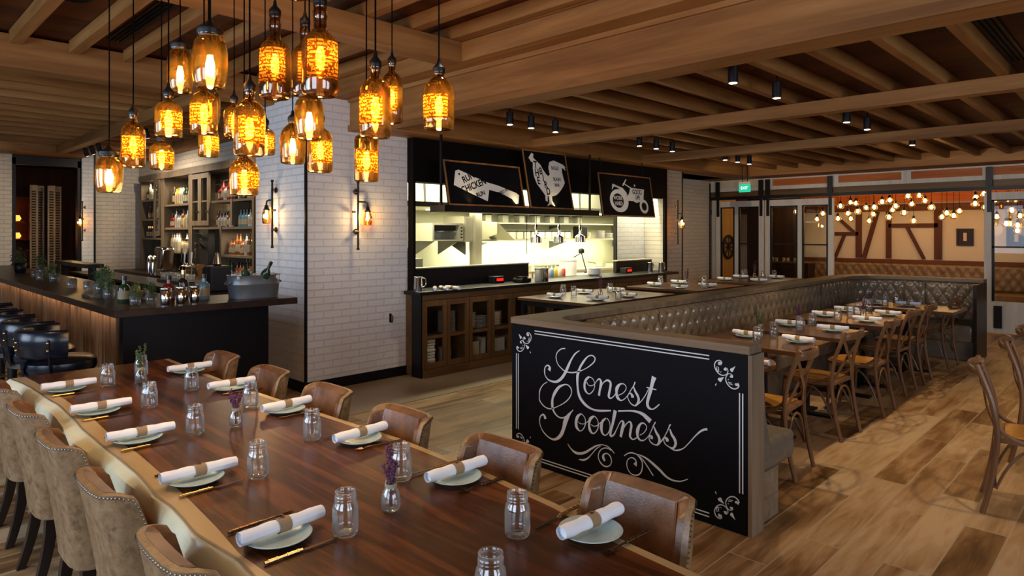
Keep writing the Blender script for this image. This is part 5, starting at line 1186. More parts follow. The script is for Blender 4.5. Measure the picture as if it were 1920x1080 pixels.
for x, y, f, lab in spots:
    z = 2.72
    SPT.place((x, y, z), 0, 'black cylinder ceiling spotlight, '+lab, 'black ceiling spotlights')
    if f: spot('spotlight_or_fill_beam', (x, y, z-.004), *TG.get((x, y), ((x+.1, y, 0), 110, WARM, 80)), .75, .03)
for q_, (x, y) in enumerate(((-.2, 4.9), (-.2, 7.3), (-.2, 9.8), (.9, 6.0))):
    SPT.place((x, y, 2.72), 0, 'black ceiling spotlight over the aisle beyond the right edge, %s' % ORD[q_], 'black ceiling spotlights'); spot('spotlight_or_fill_beam', (x, y, 2.716), (x-.15, y, 0), 110, WARM, 90, .8, .03)
for i, (x, y) in enumerate(((-12.95, 2.93), (-12.55, 2.93), (-12.15, 2.93), (-9.9, 2.95))):
    o = SPT.place((x, y, 2.94), 0, 'black ceiling spotlight under the left bay beam, %s from the far wall' % ORD[i], 'left bay spotlights'); o.rotation_euler = (.35, .2, 0)
    spot('spotlight_or_fill_beam', (x, y-.02, 2.92), (x+.6, 4.2, 1.9), 120, WARM2, 95, .9, .03)
for y in (1.2, 3.9): spot('spotlight_or_fill_beam', (-12.5, y, 3.1), (-14.7, y, 1.6), 70, WARM2, 95, .9, .03)  # added beams without fixtures, to brighten the far left wall
for x, y in ((-8.3, 3.1), (-11.2, 3.1)): spot('spotlight_or_fill_beam', (x, y, 3.0), (x, 4.2, 1.5), 90, WARM2, 95, .9, .03)  # beams without fixtures, put in to light the back bar wall
t = thing('exit_sign', 'green lit EXIT sign hanging from the ceiling by the glazed wall', 'exit sign', (-5.41, 11.5, 2.38))
bx(-.10, .10, -.02, .02, 0, .14).build('panel', emis('exit_green', (.02, .55, .32), 1.1), t); bx(-.105, .105, -.025, .025, .14, .185).build('housing', M['steelm'], t)
text_mesh('lettering', 'EXIT', .075, emis('exit_white', (.8, 1, .95), 1.4), t, (0, -.0215, .07), (pi/2, 0, 0), .0008, 'CENTER', .001, .85)
for x in (-.05, .05): MB().tube([(x, 0, .185), (x, 0, .578)], .007, 6).build('rod', M['black'], t)
t = thing('wall_hook', 'small black hook low on the wide face of the brick column', 'hook', (-6.257, 4.38, .68))
MB().box(0, .012, -.012, .012, -.05, .05).build('plate', M['black'], t); MB().tube(spl([(.01, 0, .03), (.05, 0, .02), (.05, 0, -.03), (.03, 0, -.05)], 4), .006, 6).build('hook', M['black'], t, smooth='auto')
# ================================================================== BOOTH AND CHALK SIGN
BO = thing('banquette_booth', 'U-shaped booth with tufted olive leather back and weathered oak cap rail', 'booth', (-2.5, 7.0, 0))
def O(m): return m.xf(Matrix.Translation((2.5, -7.0, 0)))
O(MB().box(-3.39, -1.605, 3.462, 3.585, 0, .985).box(-3.39, -3.17, 3.585, 10.7, 0, .985).box(-3.17, -1.72, 10.56, 10.7, 0, .985)).build('partition', M['caby'], BO)
def arc(cx, cy, r, a0, a1, n=10): return [(cx+r*cos(radians(a0+(a1-a0)*k/n)), cy+r*sin(radians(a0+(a1-a0)*k/n))) for k in range(n+1)]
outl = [(-3.41, 3.445), (-1.595, 3.445), (-1.595, 3.60)]+arc(-2.95, 3.80, .20, 270, 180)+arc(-2.85, 10.2, .30, 180, 90)[0:0]+[(-3.15, 4.0), (-3.15, 9.9)]+arc(-2.60, 9.95, .55, 180, 90)[1:]+[(-1.68, 10.50), (-1.68, 10.72), (-2.9, 10.72)]+arc(-2.9, 10.2, .51, 90, 180)[1:]
O(MB().prism([(x, y, .985) for x, y in outl], (0, 0, .047))).build('cap_rail', M['capx'], BO, bevel=.006, fix=True)
O(MB().box(-1.605, -1.582, 3.45, 3.60, 0, .984)).build('end_post', M['capz'], BO)
O(MB().box(-1.72, -1.68, 10.05, 10.71, 0, .984)).build('end_post', M['darkz'], BO)
def tuft_grid(L_, H_, A, pu=.14, pv=.11, du=.0145, top_roll=.03):
    """returns rows of (u, v, h)"""
    nu, nv = int(L_/du), int(H_/du); out = []
    for i in range(nu+1):
        u = L_*i/nu; row = []
        for j in range(nv+1):
            v = H_*j/nv; a = (u/pu+v/(2*pv))*pi; b = (u/pu-v/(2*pv))*pi
            s = abs(sin(a)*sin(b)); e = min(1, min(v, H_-v)/.03, min(u, L_-u)/.03)
            h = A*(s**.42)*(.35+.65*e)+.014*e; row.append((u, v, h))
        out.append(row)
    return out
g = tuft_grid(6.25, .515, .042)
O(MB().grid([[(-3.165+h, 4.02+u, .465+v) for u, v, h in row] for row in g])).build('tufted_back', M['tuft'], BO, smooth=True)
pts = arc(-2.62, 4.02, .55, 180, 270, 30); n = 34        # rounded inner corner near the sign, then along the sign wall
gc = tuft_grid(.55*pi/2, .515, .042)
cc = []
for row in gc:
    u = row[0][0]; a = pi+u/.55; cc.append([(-2.62+(.55-h)*cos(a), 4.17+(.55-h)*sin(a), .465+v) for _, v, h in row])
O(MB().grid(cc)).build('tufted_back', M['tuft'], BO, smooth=True)
g = tuft_grid(1.0, .515, .042)
O(MB().grid([[(-2.62+u, 3.60+h, .465+v) for u, v, h in row] for row in g])).build('tufted_back', M['tuft'], BO, smooth=True, fix=False)
cc = []
for row in gc:
    u = row[0][0]; a = pi-u/.55; cc.append([(-2.62+(.55-h)*cos(a), 10.0+(.55-h)*sin(a), .465+v) for _, v, h in row])
O(MB().grid(cc)).build('tufted_back', M['tuft'], BO, smooth=True)
for a, b in ((-2.62, -2.36), (-2.35, -1.725)):
    g = tuft_grid(b-a, .515, .042)
    O(MB().grid([[(a+u, 10.55-h, .465+v) for u, v, h in row] for row in g])).build('tufted_back', M['tuft'], BO, smooth=True)
for y in (5.0, 6.9, 8.8): O(MB().tube([(-3.115, y, .47), (-3.105, y, .72), (-3.12, y, .975)], .007, 6)).build('piping', M['benchend'], BO, smooth=True)
# button heads
m = MB()
for (L_, f) in ((6.25, lambda u, v: (-3.148, 4.02+u, .465+v)),):
    for j in range(0, 10):
        v = j*.11
        if v < .02 or v > .5: continue
        for i in range(int(L_/.14)+1):
            u = i*.14+(.07 if j % 2 else 0); x, y, z = f(u, v); m.add([(x, y-.008, z), (x, y, z-.008), (x, y+.008, z), (x, y, z+.008), (x+.007, y, z)], [(0, 1, 4), (1, 2, 4), (2, 3, 4), (3, 0, 4)])
o = O(m).build('button', M['brass'], BO, smooth=True); o['kind'] = 'stuff'
# seats and plinth
O(MB().box(-3.1, -2.66, 4.08, 10.1, .29, .45)).build('seat_cushion', M['tuft'], BO, bevel=.03, seg=3, smooth='auto')
O(MB().box(-3.1, -1.60, 3.60, 4.085, .285, .455)).build('seat_cushion', M['benchend'], BO, bevel=.035, seg=3, smooth='auto')
O(MB().box(-3.1, -1.725, 10.08, 10.55, .24, .455)).build('seat_cushion', M['tuft'], BO, bevel=.03, seg=3, smooth='auto')
O(MB().prism([(-1.604, 3.60, .285), (-1.604, 3.66, .285), (-1.604, 3.74, .44), (-1.604, 3.68, .62), (-1.604, 3.645, .98), (-1.604, 3.60, .98)], (-.05, 0, 0))).build('end_panel', M['benchend'], BO, bevel=.01, fix=True)
O(MB().box(-3.1, -1.62, 3.60, 3.88, 0, .284).box(-3.1, -2.80, 3.88, 10.2, 0, .284).box(-3.1, -1.74, 10.2, 10.55, 0, .24).box(-3.1, -1.618, 3.60, 3.885, .125, .13)).build('plinth', M['capx'], BO)
# chalk sign on the booth end
SG = thing('chalkboard_sign', 'black painted sign reading Honest Goodness in silver script with scrolls', 'sign', (-2.5, 3.449, .5))
bx(-.897, .893, .0, .012, -.497, .483).build('board', M['blackmat'], SG)
STROKES=[
[(-2890,863,7.5),(-2927,855,8.4),(-2962,826,7),(-2972,792,7.7),(-2959,753,6.3),(-2932,729,7.5),(-2890,709,9.3),(-2838,708,9.1),(-2787,720,10.3),(-2727,746,5.6),(-2678,777,8.4),(-2644,809,9.3),(-2639,833,9.3),(-2664,846,8.4),(-2698,833,9.3),(-2732,797,16.8),(-2762,753,17.5),(-2782,703,24.3),(-2785,655,19.6),(-2781,608,18.9),(-2770,567,23.3),(-2747,536,23.3),(-2708,509,20.5),(-2659,495,13.3),(-2611,495,15.9),(-2563,503,14),(-2510,514,10.5)],
[(-2765,865,4.9),(-2803,839,11.2),(-2838,794,14),(-2864,747,22.4),(-2890,699,23.3),(-2922,658,23.3),(-2959,630,20.5),(-2996,622,15.9),(-3040,627,12.1),(-3070,651,7.7),(-3078,683,11.2),(-3070,713,9.1),(-3048,727,11.2),(-3029,715,18.7),(-3036,694,29.9)],
[(-2688,702,15.9),(-2713,678,18.9),(-2725,641,19.6),(-2717,607,16.8),(-2690,590,7.7),(-2664,605,7.5),(-2644,635,5.6),(-2642,670,5.6),(-2659,696,5.6),(-2688,702,8.4)],
[(-2705,664,6.5),(-2693,648,4.9),(-2668,647,5.6),(-2644,660,5.6),(-2625,684,6.3),(-2606,701,12.1),(-2592,693,15.4),(-2589,671,23.3),(-2599,631,17.5),(-2606,593,19.6)],
[(-2594,643,4.9),(-2575,677,6.3),(-2554,696,10.3),(-2533,703,15.9),(-2514,690,17.5),(-2517,656,18.9),(-2526,620,18.9),(-2528,601,17.5),(-2517,592,11.2),(-2498,601,7.5),(-2480,621,7.5),(-2471,634,6.5)],
[(-2452,622,6.5),(-2421,640,4.9),(-2399,664,5.6),(-2396,687,5.6),(-2416,700,6.3),(-2443,692,14),(-2464,665,26.1),(-2468,634,19.6),(-2459,606,23.3),(-2434,593,9.8),(-2407,607,6.3),(-2381,636,5.6),(-2359,671,6.3),(-2339,700,7.7),(-2328,726,9.3)],
[(-2340,696,7.7),(-2328,669,15.4),(-2311,646,18.2),(-2302,622,17.5),(-2311,595,16.1),(-2328,579,9.1),(-2354,584,8.4),(-2374,602,6.3),(-2383,630,6.3),(-2365,650,8.4),(-2350,639,21),(-2346,626,23.3)],
[(-2324,582,14),(-2294,605,7.7),(-2268,635,6.3),(-2247,668,5.6),(-2230,700,4.9)],
[(-2192,778,37.3),(-2205,736,26.6),(-2217,691,25.9),(-2232,645,23.1),(-2240,608,21.7),(-2230,585,18.7),(-2205,580,8.4),(-2180,596,9.3),(-2155,620,7)],
[(-2245,706,5.6),(-2217,704,9.3),(-2176,703,5.6)],
[(-2455,522,11.9),(-2407,532,10.5),(-2354,542,11.9),(-2311,544,16.8),(-2272,537,24.5),(-2243,521,31.5),(-2217,504,35)],
[(-3051,611,6.5),(-3090,586,6.3),(-3120,544,10.3),(-3126,501,7),(-3122,469,9.3),(-3084,438,8.4),(-3040,428,8.4),(-3002,437,9.3),(-2954,460,5.6),(-2901,492,7.5),(-2859,528,8.4),(-2836,567,7),(-2838,599,9.3),(-2864,619,8.4),(-2895,618,10.3),(-2943,594,20.5),(-2980,551,26.1),(-3002,506,19.6),(-3006,465,26.1),(-2999,429,17.5),(-2975,401,12.6),(-2948,388,9.8),(-2916,388,9.8),(-2880,406,9.3),(-2844,435,8.4),(-2821,461,6.5)],
[(-2836,446,6.5),(-2864,411,28),(-2888,370,39.2),(-2901,327,31.5),(-2922,278,30.1),(-2954,243,24.5),(-2991,225,15.9),(-3029,227,10.3),(-3073,246,9.3),(-3106,276,7),(-3124,318,7),(-3117,357,10.3),(-3092,377,12.1),(-3076,367,21),(-3070,350,23.3)],
[(-2757,445,10.5),(-2782,423,23.3),(-2795,385,25.2),(-2790,350,23.3),(-2762,332,7.7),(-2735,350,7.5),(-2717,385,7.5),(-2720,423,5.6),(-2742,444,5.6),(-2760,446,11.2)],
[(-2777,390,4.2),(-2757,381,4.2),(-2727,386,4.9),(-2708,398,4.9),(-2688,414,5.6)],
[(-2649,451,14),(-2676,428,23.3),(-2686,391,18.9),(-2678,354,22.4),(-2654,338,10.3),(-2627,357,7.5),(-2611,391,7.5),(-2615,428,5.6),(-2635,450,7.5),(-2651,451,8.4)],
[(-2671,394,4.2),(-2649,387,5.6),(-2625,394,6.5),(-2606,409,4.9),(-2592,424,5.6)],
[(-2551,458,10.5),(-2577,432,18.9),(-2587,396,26.1),(-2580,359,16.8),(-2556,347,7.7),(-2530,370,7.5),(-2517,407,7.5),(-2524,443,5.6),(-2544,460,7.5)],
[(-2477,522,28),(-2487,477,26.1),(-2498,429,18.9),(-2512,381,17.5),(-2514,358,20.5),(-2503,353,11.2),(-2484,368,6.3),(-2471,397,5.6)],
[(-2506,350,9.6),(-2485,372,8.7),(-2461,415,5.8),(-2443,450,6.5),(-2424,467,9.4),(-2415,452,21.2),(-2424,412,24.1),(-2436,363,20.2)],
[(-2424,400,5.1),(-2406,435,7.7),(-2383,464,7.2),(-2365,471,13),(-2355,452,17.3),(-2362,413,18.8),(-2365,382,16.6),(-2346,367,8.7),(-2324,378,7.7),(-2306,395,5.1)],
[(-2293,405,5.1),(-2266,424,5.1),(-2247,452,5.8),(-2249,474,5.8),(-2271,484,9.6),(-2293,469,15.2),(-2308,436,26),(-2311,401,18.8),(-2297,378,13),(-2273,376,8.7),(-2249,392,5.8),(-2227,419,5.1),(-2208,457,5.8),(-2193,489,7.9),(-2182,508,7.9)],
[(-2193,478,7.9),(-2178,448,15.9),(-2161,426,19.5),(-2155,402,18),(-2167,375,12.3),(-2189,370,7.2),(-2214,378,8.7),(-2227,397,5.8),(-2223,416,8.7),(-2210,412,21.7),(-2212,400,18)],
[(-2163,376,9.4),(-2138,406,8.7),(-2117,439,5.8),(-2096,480,6.5),(-2084,508,10.1),(-2076,513,7.2)],
[(-2084,486,8.7),(-2071,456,17.3),(-2053,435,20.2),(-2045,408,18.8),(-2059,380,13),(-2084,378,7.2),(-2113,389,6.5),(-2125,408,5.8),(-2119,428,8.7),(-2104,422,23.1),(-2100,408,18)],
[(-2084,376,6.5),(-2055,368,7.9),(-2027,374,10.6),(-1991,395,6.5),(-1955,435,6.5),(-1920,478,7.9),(-1885,514,11.6),(-1859,530,13.7),(-1842,535,15.2)],
[(-2867,222,5.5),(-2840,197,8.2),(-2804,180,18.6),(-2762,182,19.7),(-2716,201,17.5),(-2670,234,14.2),(-2624,265,10.9),(-2580,281,5.7),(-2541,281,5.7),(-2509,267,7.7),(-2484,248,5.5)],
[(-2771,141,4.9),(-2733,146,14.2),(-2698,166,10.9),(-2664,201,5.7),(-2630,241,6.6),(-2591,272,4.1)],
[(-2509,260,5.5),(-2530,268,6.6),(-2563,264,6.6),(-2594,242,7.4),(-2610,209,7.4),(-2605,179,7.4),(-2580,154,9.8),(-2547,149,9.8),(-2517,165,6.6),(-2506,194,6.6),(-2517,223,8.8),(-2541,234,7.7),(-2566,222,12.3),(-2571,201,21.9),(-2558,182,16.4)],
[(-2408,251,6.6),(-2381,272,7.4),(-2351,283,9.8),(-2320,282,6.6),(-2280,281,9),(-2240,271,13.1),(-2196,250,18),(-2152,226,18),(-2110,199,14.8),(-2067,188,10.7),(-2021,193,8.2),(-1990,206,6.6),(-1965,221,5.7)],
[(-2315,281,4.1),(-2295,267,8.8),(-2277,245,7.4),(-2275,212,8.2),(-2287,175,8.7),(-2315,153,8.8),(-2351,150,6.6),(-2376,167,5.7),(-2389,196,6.6),(-2384,228,6.6),(-2361,250,6.6),(-2335,251,9.8),(-2320,235,9),(-2328,212,30.6)],
[(-2295,275,4.1),(-2265,253,7.7),(-2235,222,7.4),(-2198,181,7.7)]]
ORNAMENT=[
[(-1766,909,16.3),(-1766,918,28),(-1755,924,5.6),(-1762,933,5.6),(-1776,934,6.1),(-1793,923,6.5),(-1799,902,6.5),(-1793,883,6.5),(-1779,865,6.5),(-1760,855,6.5),(-1741,856,5.6),(-1727,864,5.1),(-1719,879,5.1),(-1722,893,4.7),(-1733,898,7),(-1735,889,21),(-1736,883,16.3)],
[(-1720,865,3.7),(-1729,851,5.1),(-1732,835,5.6),(-1727,818,6.5),(-1713,801,6.5),(-1694,791,7),(-1676,791,7),(-1660,801,7),(-1656,812,9.3),(-1667,819,28),(-1669,823,18.7)],
[(-1727,855,2.5),(-1718,867,4.7),(-1704,869,5.1),(-1692,861,7),(-1698,854,21),(-1699,849,18.7)],
[(-1703,886,14),(-1698,890,23.3),(-1690,899,14),(-1677,914,1.9)],
[(-1772,820,18.7),(-1767,826,28),(-1757,834,16.3),(-1742,845,1.2)],
[(-1793,798,11.7),(-1791,797,17.7),(-1788,796,11.7)],
[(-1783,902,2.3),(-1786,882,5.6),(-1776,870,2.3)],
[(-1774,897,3.3),(-1774,877,4.7),(-1770,871,3.3)],
[(-1762,873,7),(-1759,870,6.2)],
[(-1694,819,3.3),(-1718,822,4.7)],
[(-1690,811,3.3),(-1713,814,4.7)],
[(-1718,838,5.6),(-1715,835,8.4)]]

def ribbon(mb, pts, y, k=.5, n=5):
    q = spl(pts, n); L_, R_ = [], []
    for i, (x, z, w) in enumerate(q):
        a, b = q[max(i-1, 0)], q[min(i+1, len(q)-1)]; dx, dz = b[0]-a[0], b[1]-a[1]; l = hypot(dx, dz) or 1; nx, nz = -dz/l, dx/l; w = max(w*.86, 2.2)
        L_.append((x/1000+2.5+nx*w*k/1000, y, z/1000-.5+nz*w*k/1000)); R_.append((x/1000+2.5-nx*w*k/1000, y, z/1000-.5-nz*w*k/1000))
    f = [(a[0], a[1]-.0012, a[2]) for a in L_]; g_ = [(a[0], a[1]-.0012, a[2]) for a in R_]
    mb.grid([R_, g_, f, L_])
m = MB(); m2 = MB()
for i, s in enumerate(STROKES):
    (m if i < 26 else m2).v; ribbon(m if i < 26 else m2, s, -.0006-.00005*i)
m.build('lettering', M['chalk'], SG, fix=False); m2.build('scrollwork', M['chalk'], SG)
cx, cz = (-3.397-1.607)/2*1000, 493
for fx, fz in ((1, 1), (-1, 1), (1, -1), (-1, -1)):
    mm = MB()
    for i, s in enumerate(ORNAMENT): ribbon(mm, [((x-cx)*fx+cx, (z-cz)*fz+cz, w) for x, z, w in s], -.0006-.00005*i, n=4)
    mm.build('corner_ornament', M['chalk'], SG)
bd = MB()
for z in (.953, .933, .062, .042): bd.box(-3.172+2.5, -1.832+2.5, -.0014, 0, z-.5-.0033, z-.5+.0033)
for x in (-3.352, -3.333, -1.652, -1.634): bd.box(x+2.5-.0033, x+2.5+.0033, -.0014, 0, .225-.5, .772-.5)
bd.build('border_line', M['chalk'], SG)
# ---- tables
def table(name, label, x0, x1, y0, y1, ht, mat, legs, group=None, th=.035):
    cx, cy = (x0+x1)/2, (y0+y1)/2; t = thing(name, label, 'table', (cx, cy, 0), 0, group)
    bx(x0-cx, x1-cx, y0-cy, y1-cy, ht-th, ht).build('tabletop', M[mat], t, bevel=.004)
    if legs == 'pedestal':
        for yy in ([0] if y1-y0 < .9 else [-(y1-y0)/4, (y1-y0)/4]):
            bx(-.04, .04, yy-.04, yy+.04, .02, ht-th).build('column', M['black'], t); MB().box(-.27, .27, yy-.045, yy+.045, 0, .02).box(-.045, .045, yy-.22, yy+.22, 0, .0195).build('base', M['black'], t)
    else:
        for a in (x0-cx+.05, x1-cx-.05):
            for b in (y0-cy+.06, y1-cy-.06): bx(a-.025, a+.025, b-.025, b+.025, 0, ht-th).build('leg', M['black'], t)
        bx(x0-cx+.04, x1-cx-.04, y0-cy+.04, y0-cy+.07, ht-th-.06, ht-th).build('rail', M['black'], t); bx(x0-cx+.04, x1-cx-.04, y1-cy-.07, y1-cy-.04, ht-th-.06, ht-th).build('rail', M['black'], t)
    return t
BTN = ['nearest', 'second nearest', 'third', 'fourth', 'farthest']
BTA = [(-2.80, -1.94, 4.98, 5.68), (-2.80, -1.90, 5.86, 6.52), (-2.80, -1.90, 6.90, 7.50), (-2.80, -1.90, 7.505, 8.12), (-2.80, -1.66, 8.66, 9.38)]
for i, (a, b, c, d) in enumerate(BTA): table('booth_table', 'brown wooden booth table on black pedestal, %s along the booth' % BTN[i], a, b, c, d, .76, 'tblx', 'pedestal', 'tables in the booth')
RT = thing('round_side_table', 'small round wooden table beside the booth end behind the sign', 'table', (-2.17, 4.36, 0))
MB().lathe([(.30, .725), (.31, .73), (.31, .755), (.305, .76)], 36).build('tabletop', M['tblx'], RT, smooth='auto'); MB().lathe([(.035, .02), (.035, .725)], 14).build('column', M['black'], RT, smooth='auto'); MB().lathe([(.2, 0), (.2, .012), (.04, .025)], 24).build('base', M['black'], RT, smooth='auto')
KT = [(-5.62, -4.47, 5.80, 7.52), (-5.62, -4.47, 8.10, 9.50), (-5.5, -4.4, 9.95, 11.6)]
for i, (a, b, c, d) in enumerate(KT): table('kitchen_side_table', 'wooden table with slim black legs between booth and kitchen, %s' % ('nearest', 'middle one', 'farthest')[i], a, b, c, d, .86, 'tblx', 'legs', 'tables beside the kitchen')
def setting(x, y, z, rz, where, rzn=None):
    PL.place((x, y, z), 0, 'small pale plate '+where, 'plates on the wooden tables')
    NP.place((x, y, z+.0195), rz, 'rolled white napkin '+where, 'napkins on the wooden tables')
k = 0
for i, pts in enumerate((((-2.52, 5.40), (-2.10, 5.42)), ((-2.53, 6.33), (-2.12, 6.26)), ((-2.55, 7.30), (-2.10, 7.16)), ((-2.54, 7.93), (-2.10, 7.86)), ((-2.56, 9.02), (-2.20, 9.05)))):
    for j, (x, y) in enumerate(pts): setting(x, y, .7604, pi/2+radians((-6, 8, 3, -5, 6)[i]), 'on the %s booth table, %s' % (BTN[i], ('leather-back side', 'chair side')[j]))
o = NP.place((-2.0, 4.34, .7604), pi/2, 'rolled white napkin on the small round table', 'napkins on the wooden tables')
for i, (x, y) in enumerate(((-2.34, 5.20), (-2.36, 5.56), (-2.33, 6.05), (-2.36, 6.42), (-2.33, 7.02), (-2.33, 7.40), (-2.33, 7.62), (-2.33, 8.0), (-2.38, 8.78), (-2.38, 9.25))):
    JR.place((x, y, .7604), i, 'mason jar glass on the %s booth table, %s' % (BTN[i//2], ('nearer', 'farther')[i % 2]), 'mason jar glasses in the booth')
def sprig(x, y, z, lab, seed, tl=.9, mt='purple'):
    f = make_flowers(tl, mt, seed); f.location = (x, y, z); f['label'] = lab; f['group'] = 'dried sprigs'
for i, (x, y) in enumerate(((-2.50, 5.62), (-2.50, 6.46), (-2.40, 7.50), (-2.52, 8.72))):
    if i == 2: y = 7.44; x = -2.22
    VS.place((x, y, .7604), i, 'bud vase on the %s booth table' % ('nearest', 'second nearest', 'third', 'farthest')[i], 'bud vases in the booth'); sprig(x, y, .7604, 'dried sprig in the bud vase of the %s booth table' % ('nearest', 'second nearest', 'third', 'farthest')[i], 11+i, 1.0, 'green' if i == 0 else 'purple')
KP = [[(-5.23, 6.05), (-5.33, 6.74), (-4.70, 6.19), (-4.66, 6.75), (-5.20, 7.25)], [(-5.34, 8.42), (-4.84, 8.27), (-4.70, 8.80), (-5.32, 9.05)], [(-5.13, 10.18), (-5.2, 10.9), (-4.6, 10.28), (-4.72, 11.25)]]
KJ = [[(-5.40, 6.40), (-5.17, 6.33), (-5.11, 7.0), (-4.60, 6.46)], [(-5.45, 8.75), (-5.40, 8.66), (-4.62, 8.55), (-5.0, 9.25)], [(-5.35, 11.4), (-5.3, 11.2), (-4.89, 11.1), (-4.85, 11.45)]]
for i in range(3):
    nm = ('nearest', 'middle', 'farthest')[i]
    for j, (x, y) in enumerate(KP[i]): setting(x, y, .8604, pi/2+.2*(j % 3)-.1, 'on the %s kitchen-side table, %s place' % (nm, ORD[j]))
    for j, (x, y) in enumerate(KJ[i]): JR.place((x, y, .8604), j, 'mason jar glass on the %s kitchen-side table, %s from the left' % (nm, ORD[j]), 'mason jar glasses on the kitchen-side tables')
    x, y = ((-4.98, 6.62), (-5.12, 8.95), (-5.0, 11.0))[i]
    VS.place((x, y, .8604), i, 'bud vase on the %s kitchen-side table' % nm, 'bud vases on the kitchen-side tables'); sprig(x, y, .8604, 'dried sprig in the bud vase of the %s kitchen-side table' % nm, 31+i, 1.3)
# ---- bentwood cross-back chairs
def make_cross_chair():
    t = thing('cross_back_chair', '', 'chair'); B_ = M['bent']
    for s in (-1, 1):
        MB().tube(spl([(s*.195, -.275, 0), (s*.200, -.235, .18), (s*.203, -.21, .36), (s*.203, -.205, .50), (s*.198, -.225, .64), (s*.188, -.262, .76), (s*.178, -.300, .865)], 4), .0155, 8).build('leg', B_, t, smooth='auto')
        MB().tube(spl([(s*.19, .205, 0), (s*.185, .195, .22), (s*.18, .185, .43)], 4), .0155, 8).build('leg', B_, t, smooth='auto')
    MB().tube(spl([(-.186, -.272, .825), (-.15, -.31, .83), (-.08, -.336, .833), (0, -.345, .835), (.08, -.336, .833), (.15, -.31, .83), (.186, -.272, .825)], 4), .016, 8, flat=(1.9, .62)).build('top_rail', B_, t, smooth='auto')
    for s in (-1, 1):
        MB().tube(spl([(s*.176, -.283, .815), (s*.13, -.283, .755), (s*.05, -.262+.008*s, .68), (-s*.06, -.243+.008*s, .59), (-s*.14, -.222, .52), (-s*.19, -.205, .455)], 4), .0135, 8, flat=(1.7, .4)).build('cross_strap', B_, t, smooth='auto')
    pl = [(x, y) for x, y in spl([(-.19, -.205), (-.215, 0), (-.21, .14), (-.15, .215), (0, .235), (.15, .215), (.21, .14), (.215, 0), (.19, -.205)], 5)]
    MB().prism([(x, y, .425) for x, y in pl], (0, 0, .03)).build('seat', B_, t, bevel=.006, fix=True)
    MB().prism([(x*.86, y*.84+.005, .4552) for x, y in pl], (0, 0, .012)).build('seat_panel', M['seatpad'], t, bevel=.005, fix=True)
    for a, b in (((-.19, .19, .16), (.19, .19, .16)), ((-.203, -.21, .16), (-.188, .19, .16)), ((.203, -.21, .16), (.188, .19, .16)), ((-.2, -.215, .16), (.2, -.215, .16))):
        A, Bv = Vector(a), Vector(b); c = (A+Bv)/2; p = [A.lerp(c, q)+Vector((0, 0, .245*(1-(1-q)**2.4))) for q in (0, .2, .45, .7, 1)]; p2 = [Bv.lerp(c, q)+Vector((0, 0, .245*(1-(1-q)**2.4))) for q in (.7, .45, .2, 0)]
        MB().tube(spl([tuple(v) for v in p+p2], 3), .0085, 6).build('bent_brace', B_, t, smooth='auto')
    for s in (-1, 1): MB().tube(spl([(s*.20, -.215, .53), (s*.20, -.15, .47), (s*.205, -.05, .435), (s*.20, .12, .42)], 4), .009, 6, flat=(1.3, .6)).build('side_brace', B_, t, smooth='auto')
    return t
XC = Proto(make_cross_chair)
for i, (x, y, r) in enumerate(((-2.02, 4.60, 4), (-2.07, 5.73, -3), (-2.05, 6.69, 2), (-2.12, 7.71, 0), (-2.12, 8.39, 3), (-2.11, 9.61, -4))):
    XC.place((x, y, 0), pi/2+radians(r), 'bentwood cross-back chair along the booth tables, %s from the sign' % ORD[i], 'cross-back chairs along the booth')
for i, (x, y, r) in enumerate(((-.52, 4.95, 9), (-.53, 6.10, 5), (-.54, 6.98, 5))):
    XC.place((x, y, 0), -pi/2+radians(r), 'bentwood cross-back chair at the right edge, %s, facing away from the booth' % ('nearest', 'middle one', 'farthest')[i], 'cross-back chairs at the right edge')
# ================================================================== PRIVATE ROOM
PB = thing('private_room_banquette', 'long golden brown tufted banquette against the far wall of the private room', 'banquette', (-1, 16.1, 0))
g = tuft_grid(10.4, .52, .035, .17, .13, .03)
MB().grid([[(-5.2+u, .18-h, .45+v) for u, v, h in row] for row in g]).build('tufted_back', M['tuftgold'], PB, smooth=True)
bx(-5.22, 5.22, .16, .30, .97, 1.055).build('top_rail', M['rust'], PB); bx(-5.2, 5.2, .2, .30, 0, .97).build('back_frame', M['rust'], PB)
bx(-5.2, 5.2, -.35, .15, .25, .45).build('seat_cushion', M['tuftgold'], PB, bevel=.03); bx(-5.2, 5.2, -.25, .15, 0, .25).build('plinth', M['darkx'], PB)
def make_globe():
    t = thing('globe_pendant', '', 'pendant lamp')
    MB().lathe([(.001, -.075), (.035, -.07), (.06, -.045), (.065, -.01), (.05, .03), (.03, .05), (.028, .07)], 16, cap=False).build('glass_shade', M['amber'], t, smooth=True)
    MB().lathe([(.001, -.045), (.022, -.035), (.03, -.01), (.022, .02), (.01, .035)], 12).build('bulb', M['bulb2'], t, smooth=True)
    MB().lathe([(.028, .035), (.030, .07), (.012, .10)], 12).build('cap', M['black'], t, smooth='auto'); MB().tube([(0, 0, .09), (0, 0, .9)], .004, 5).build('cord', M['cord'], t); return t
GP = Proto(make_globe)
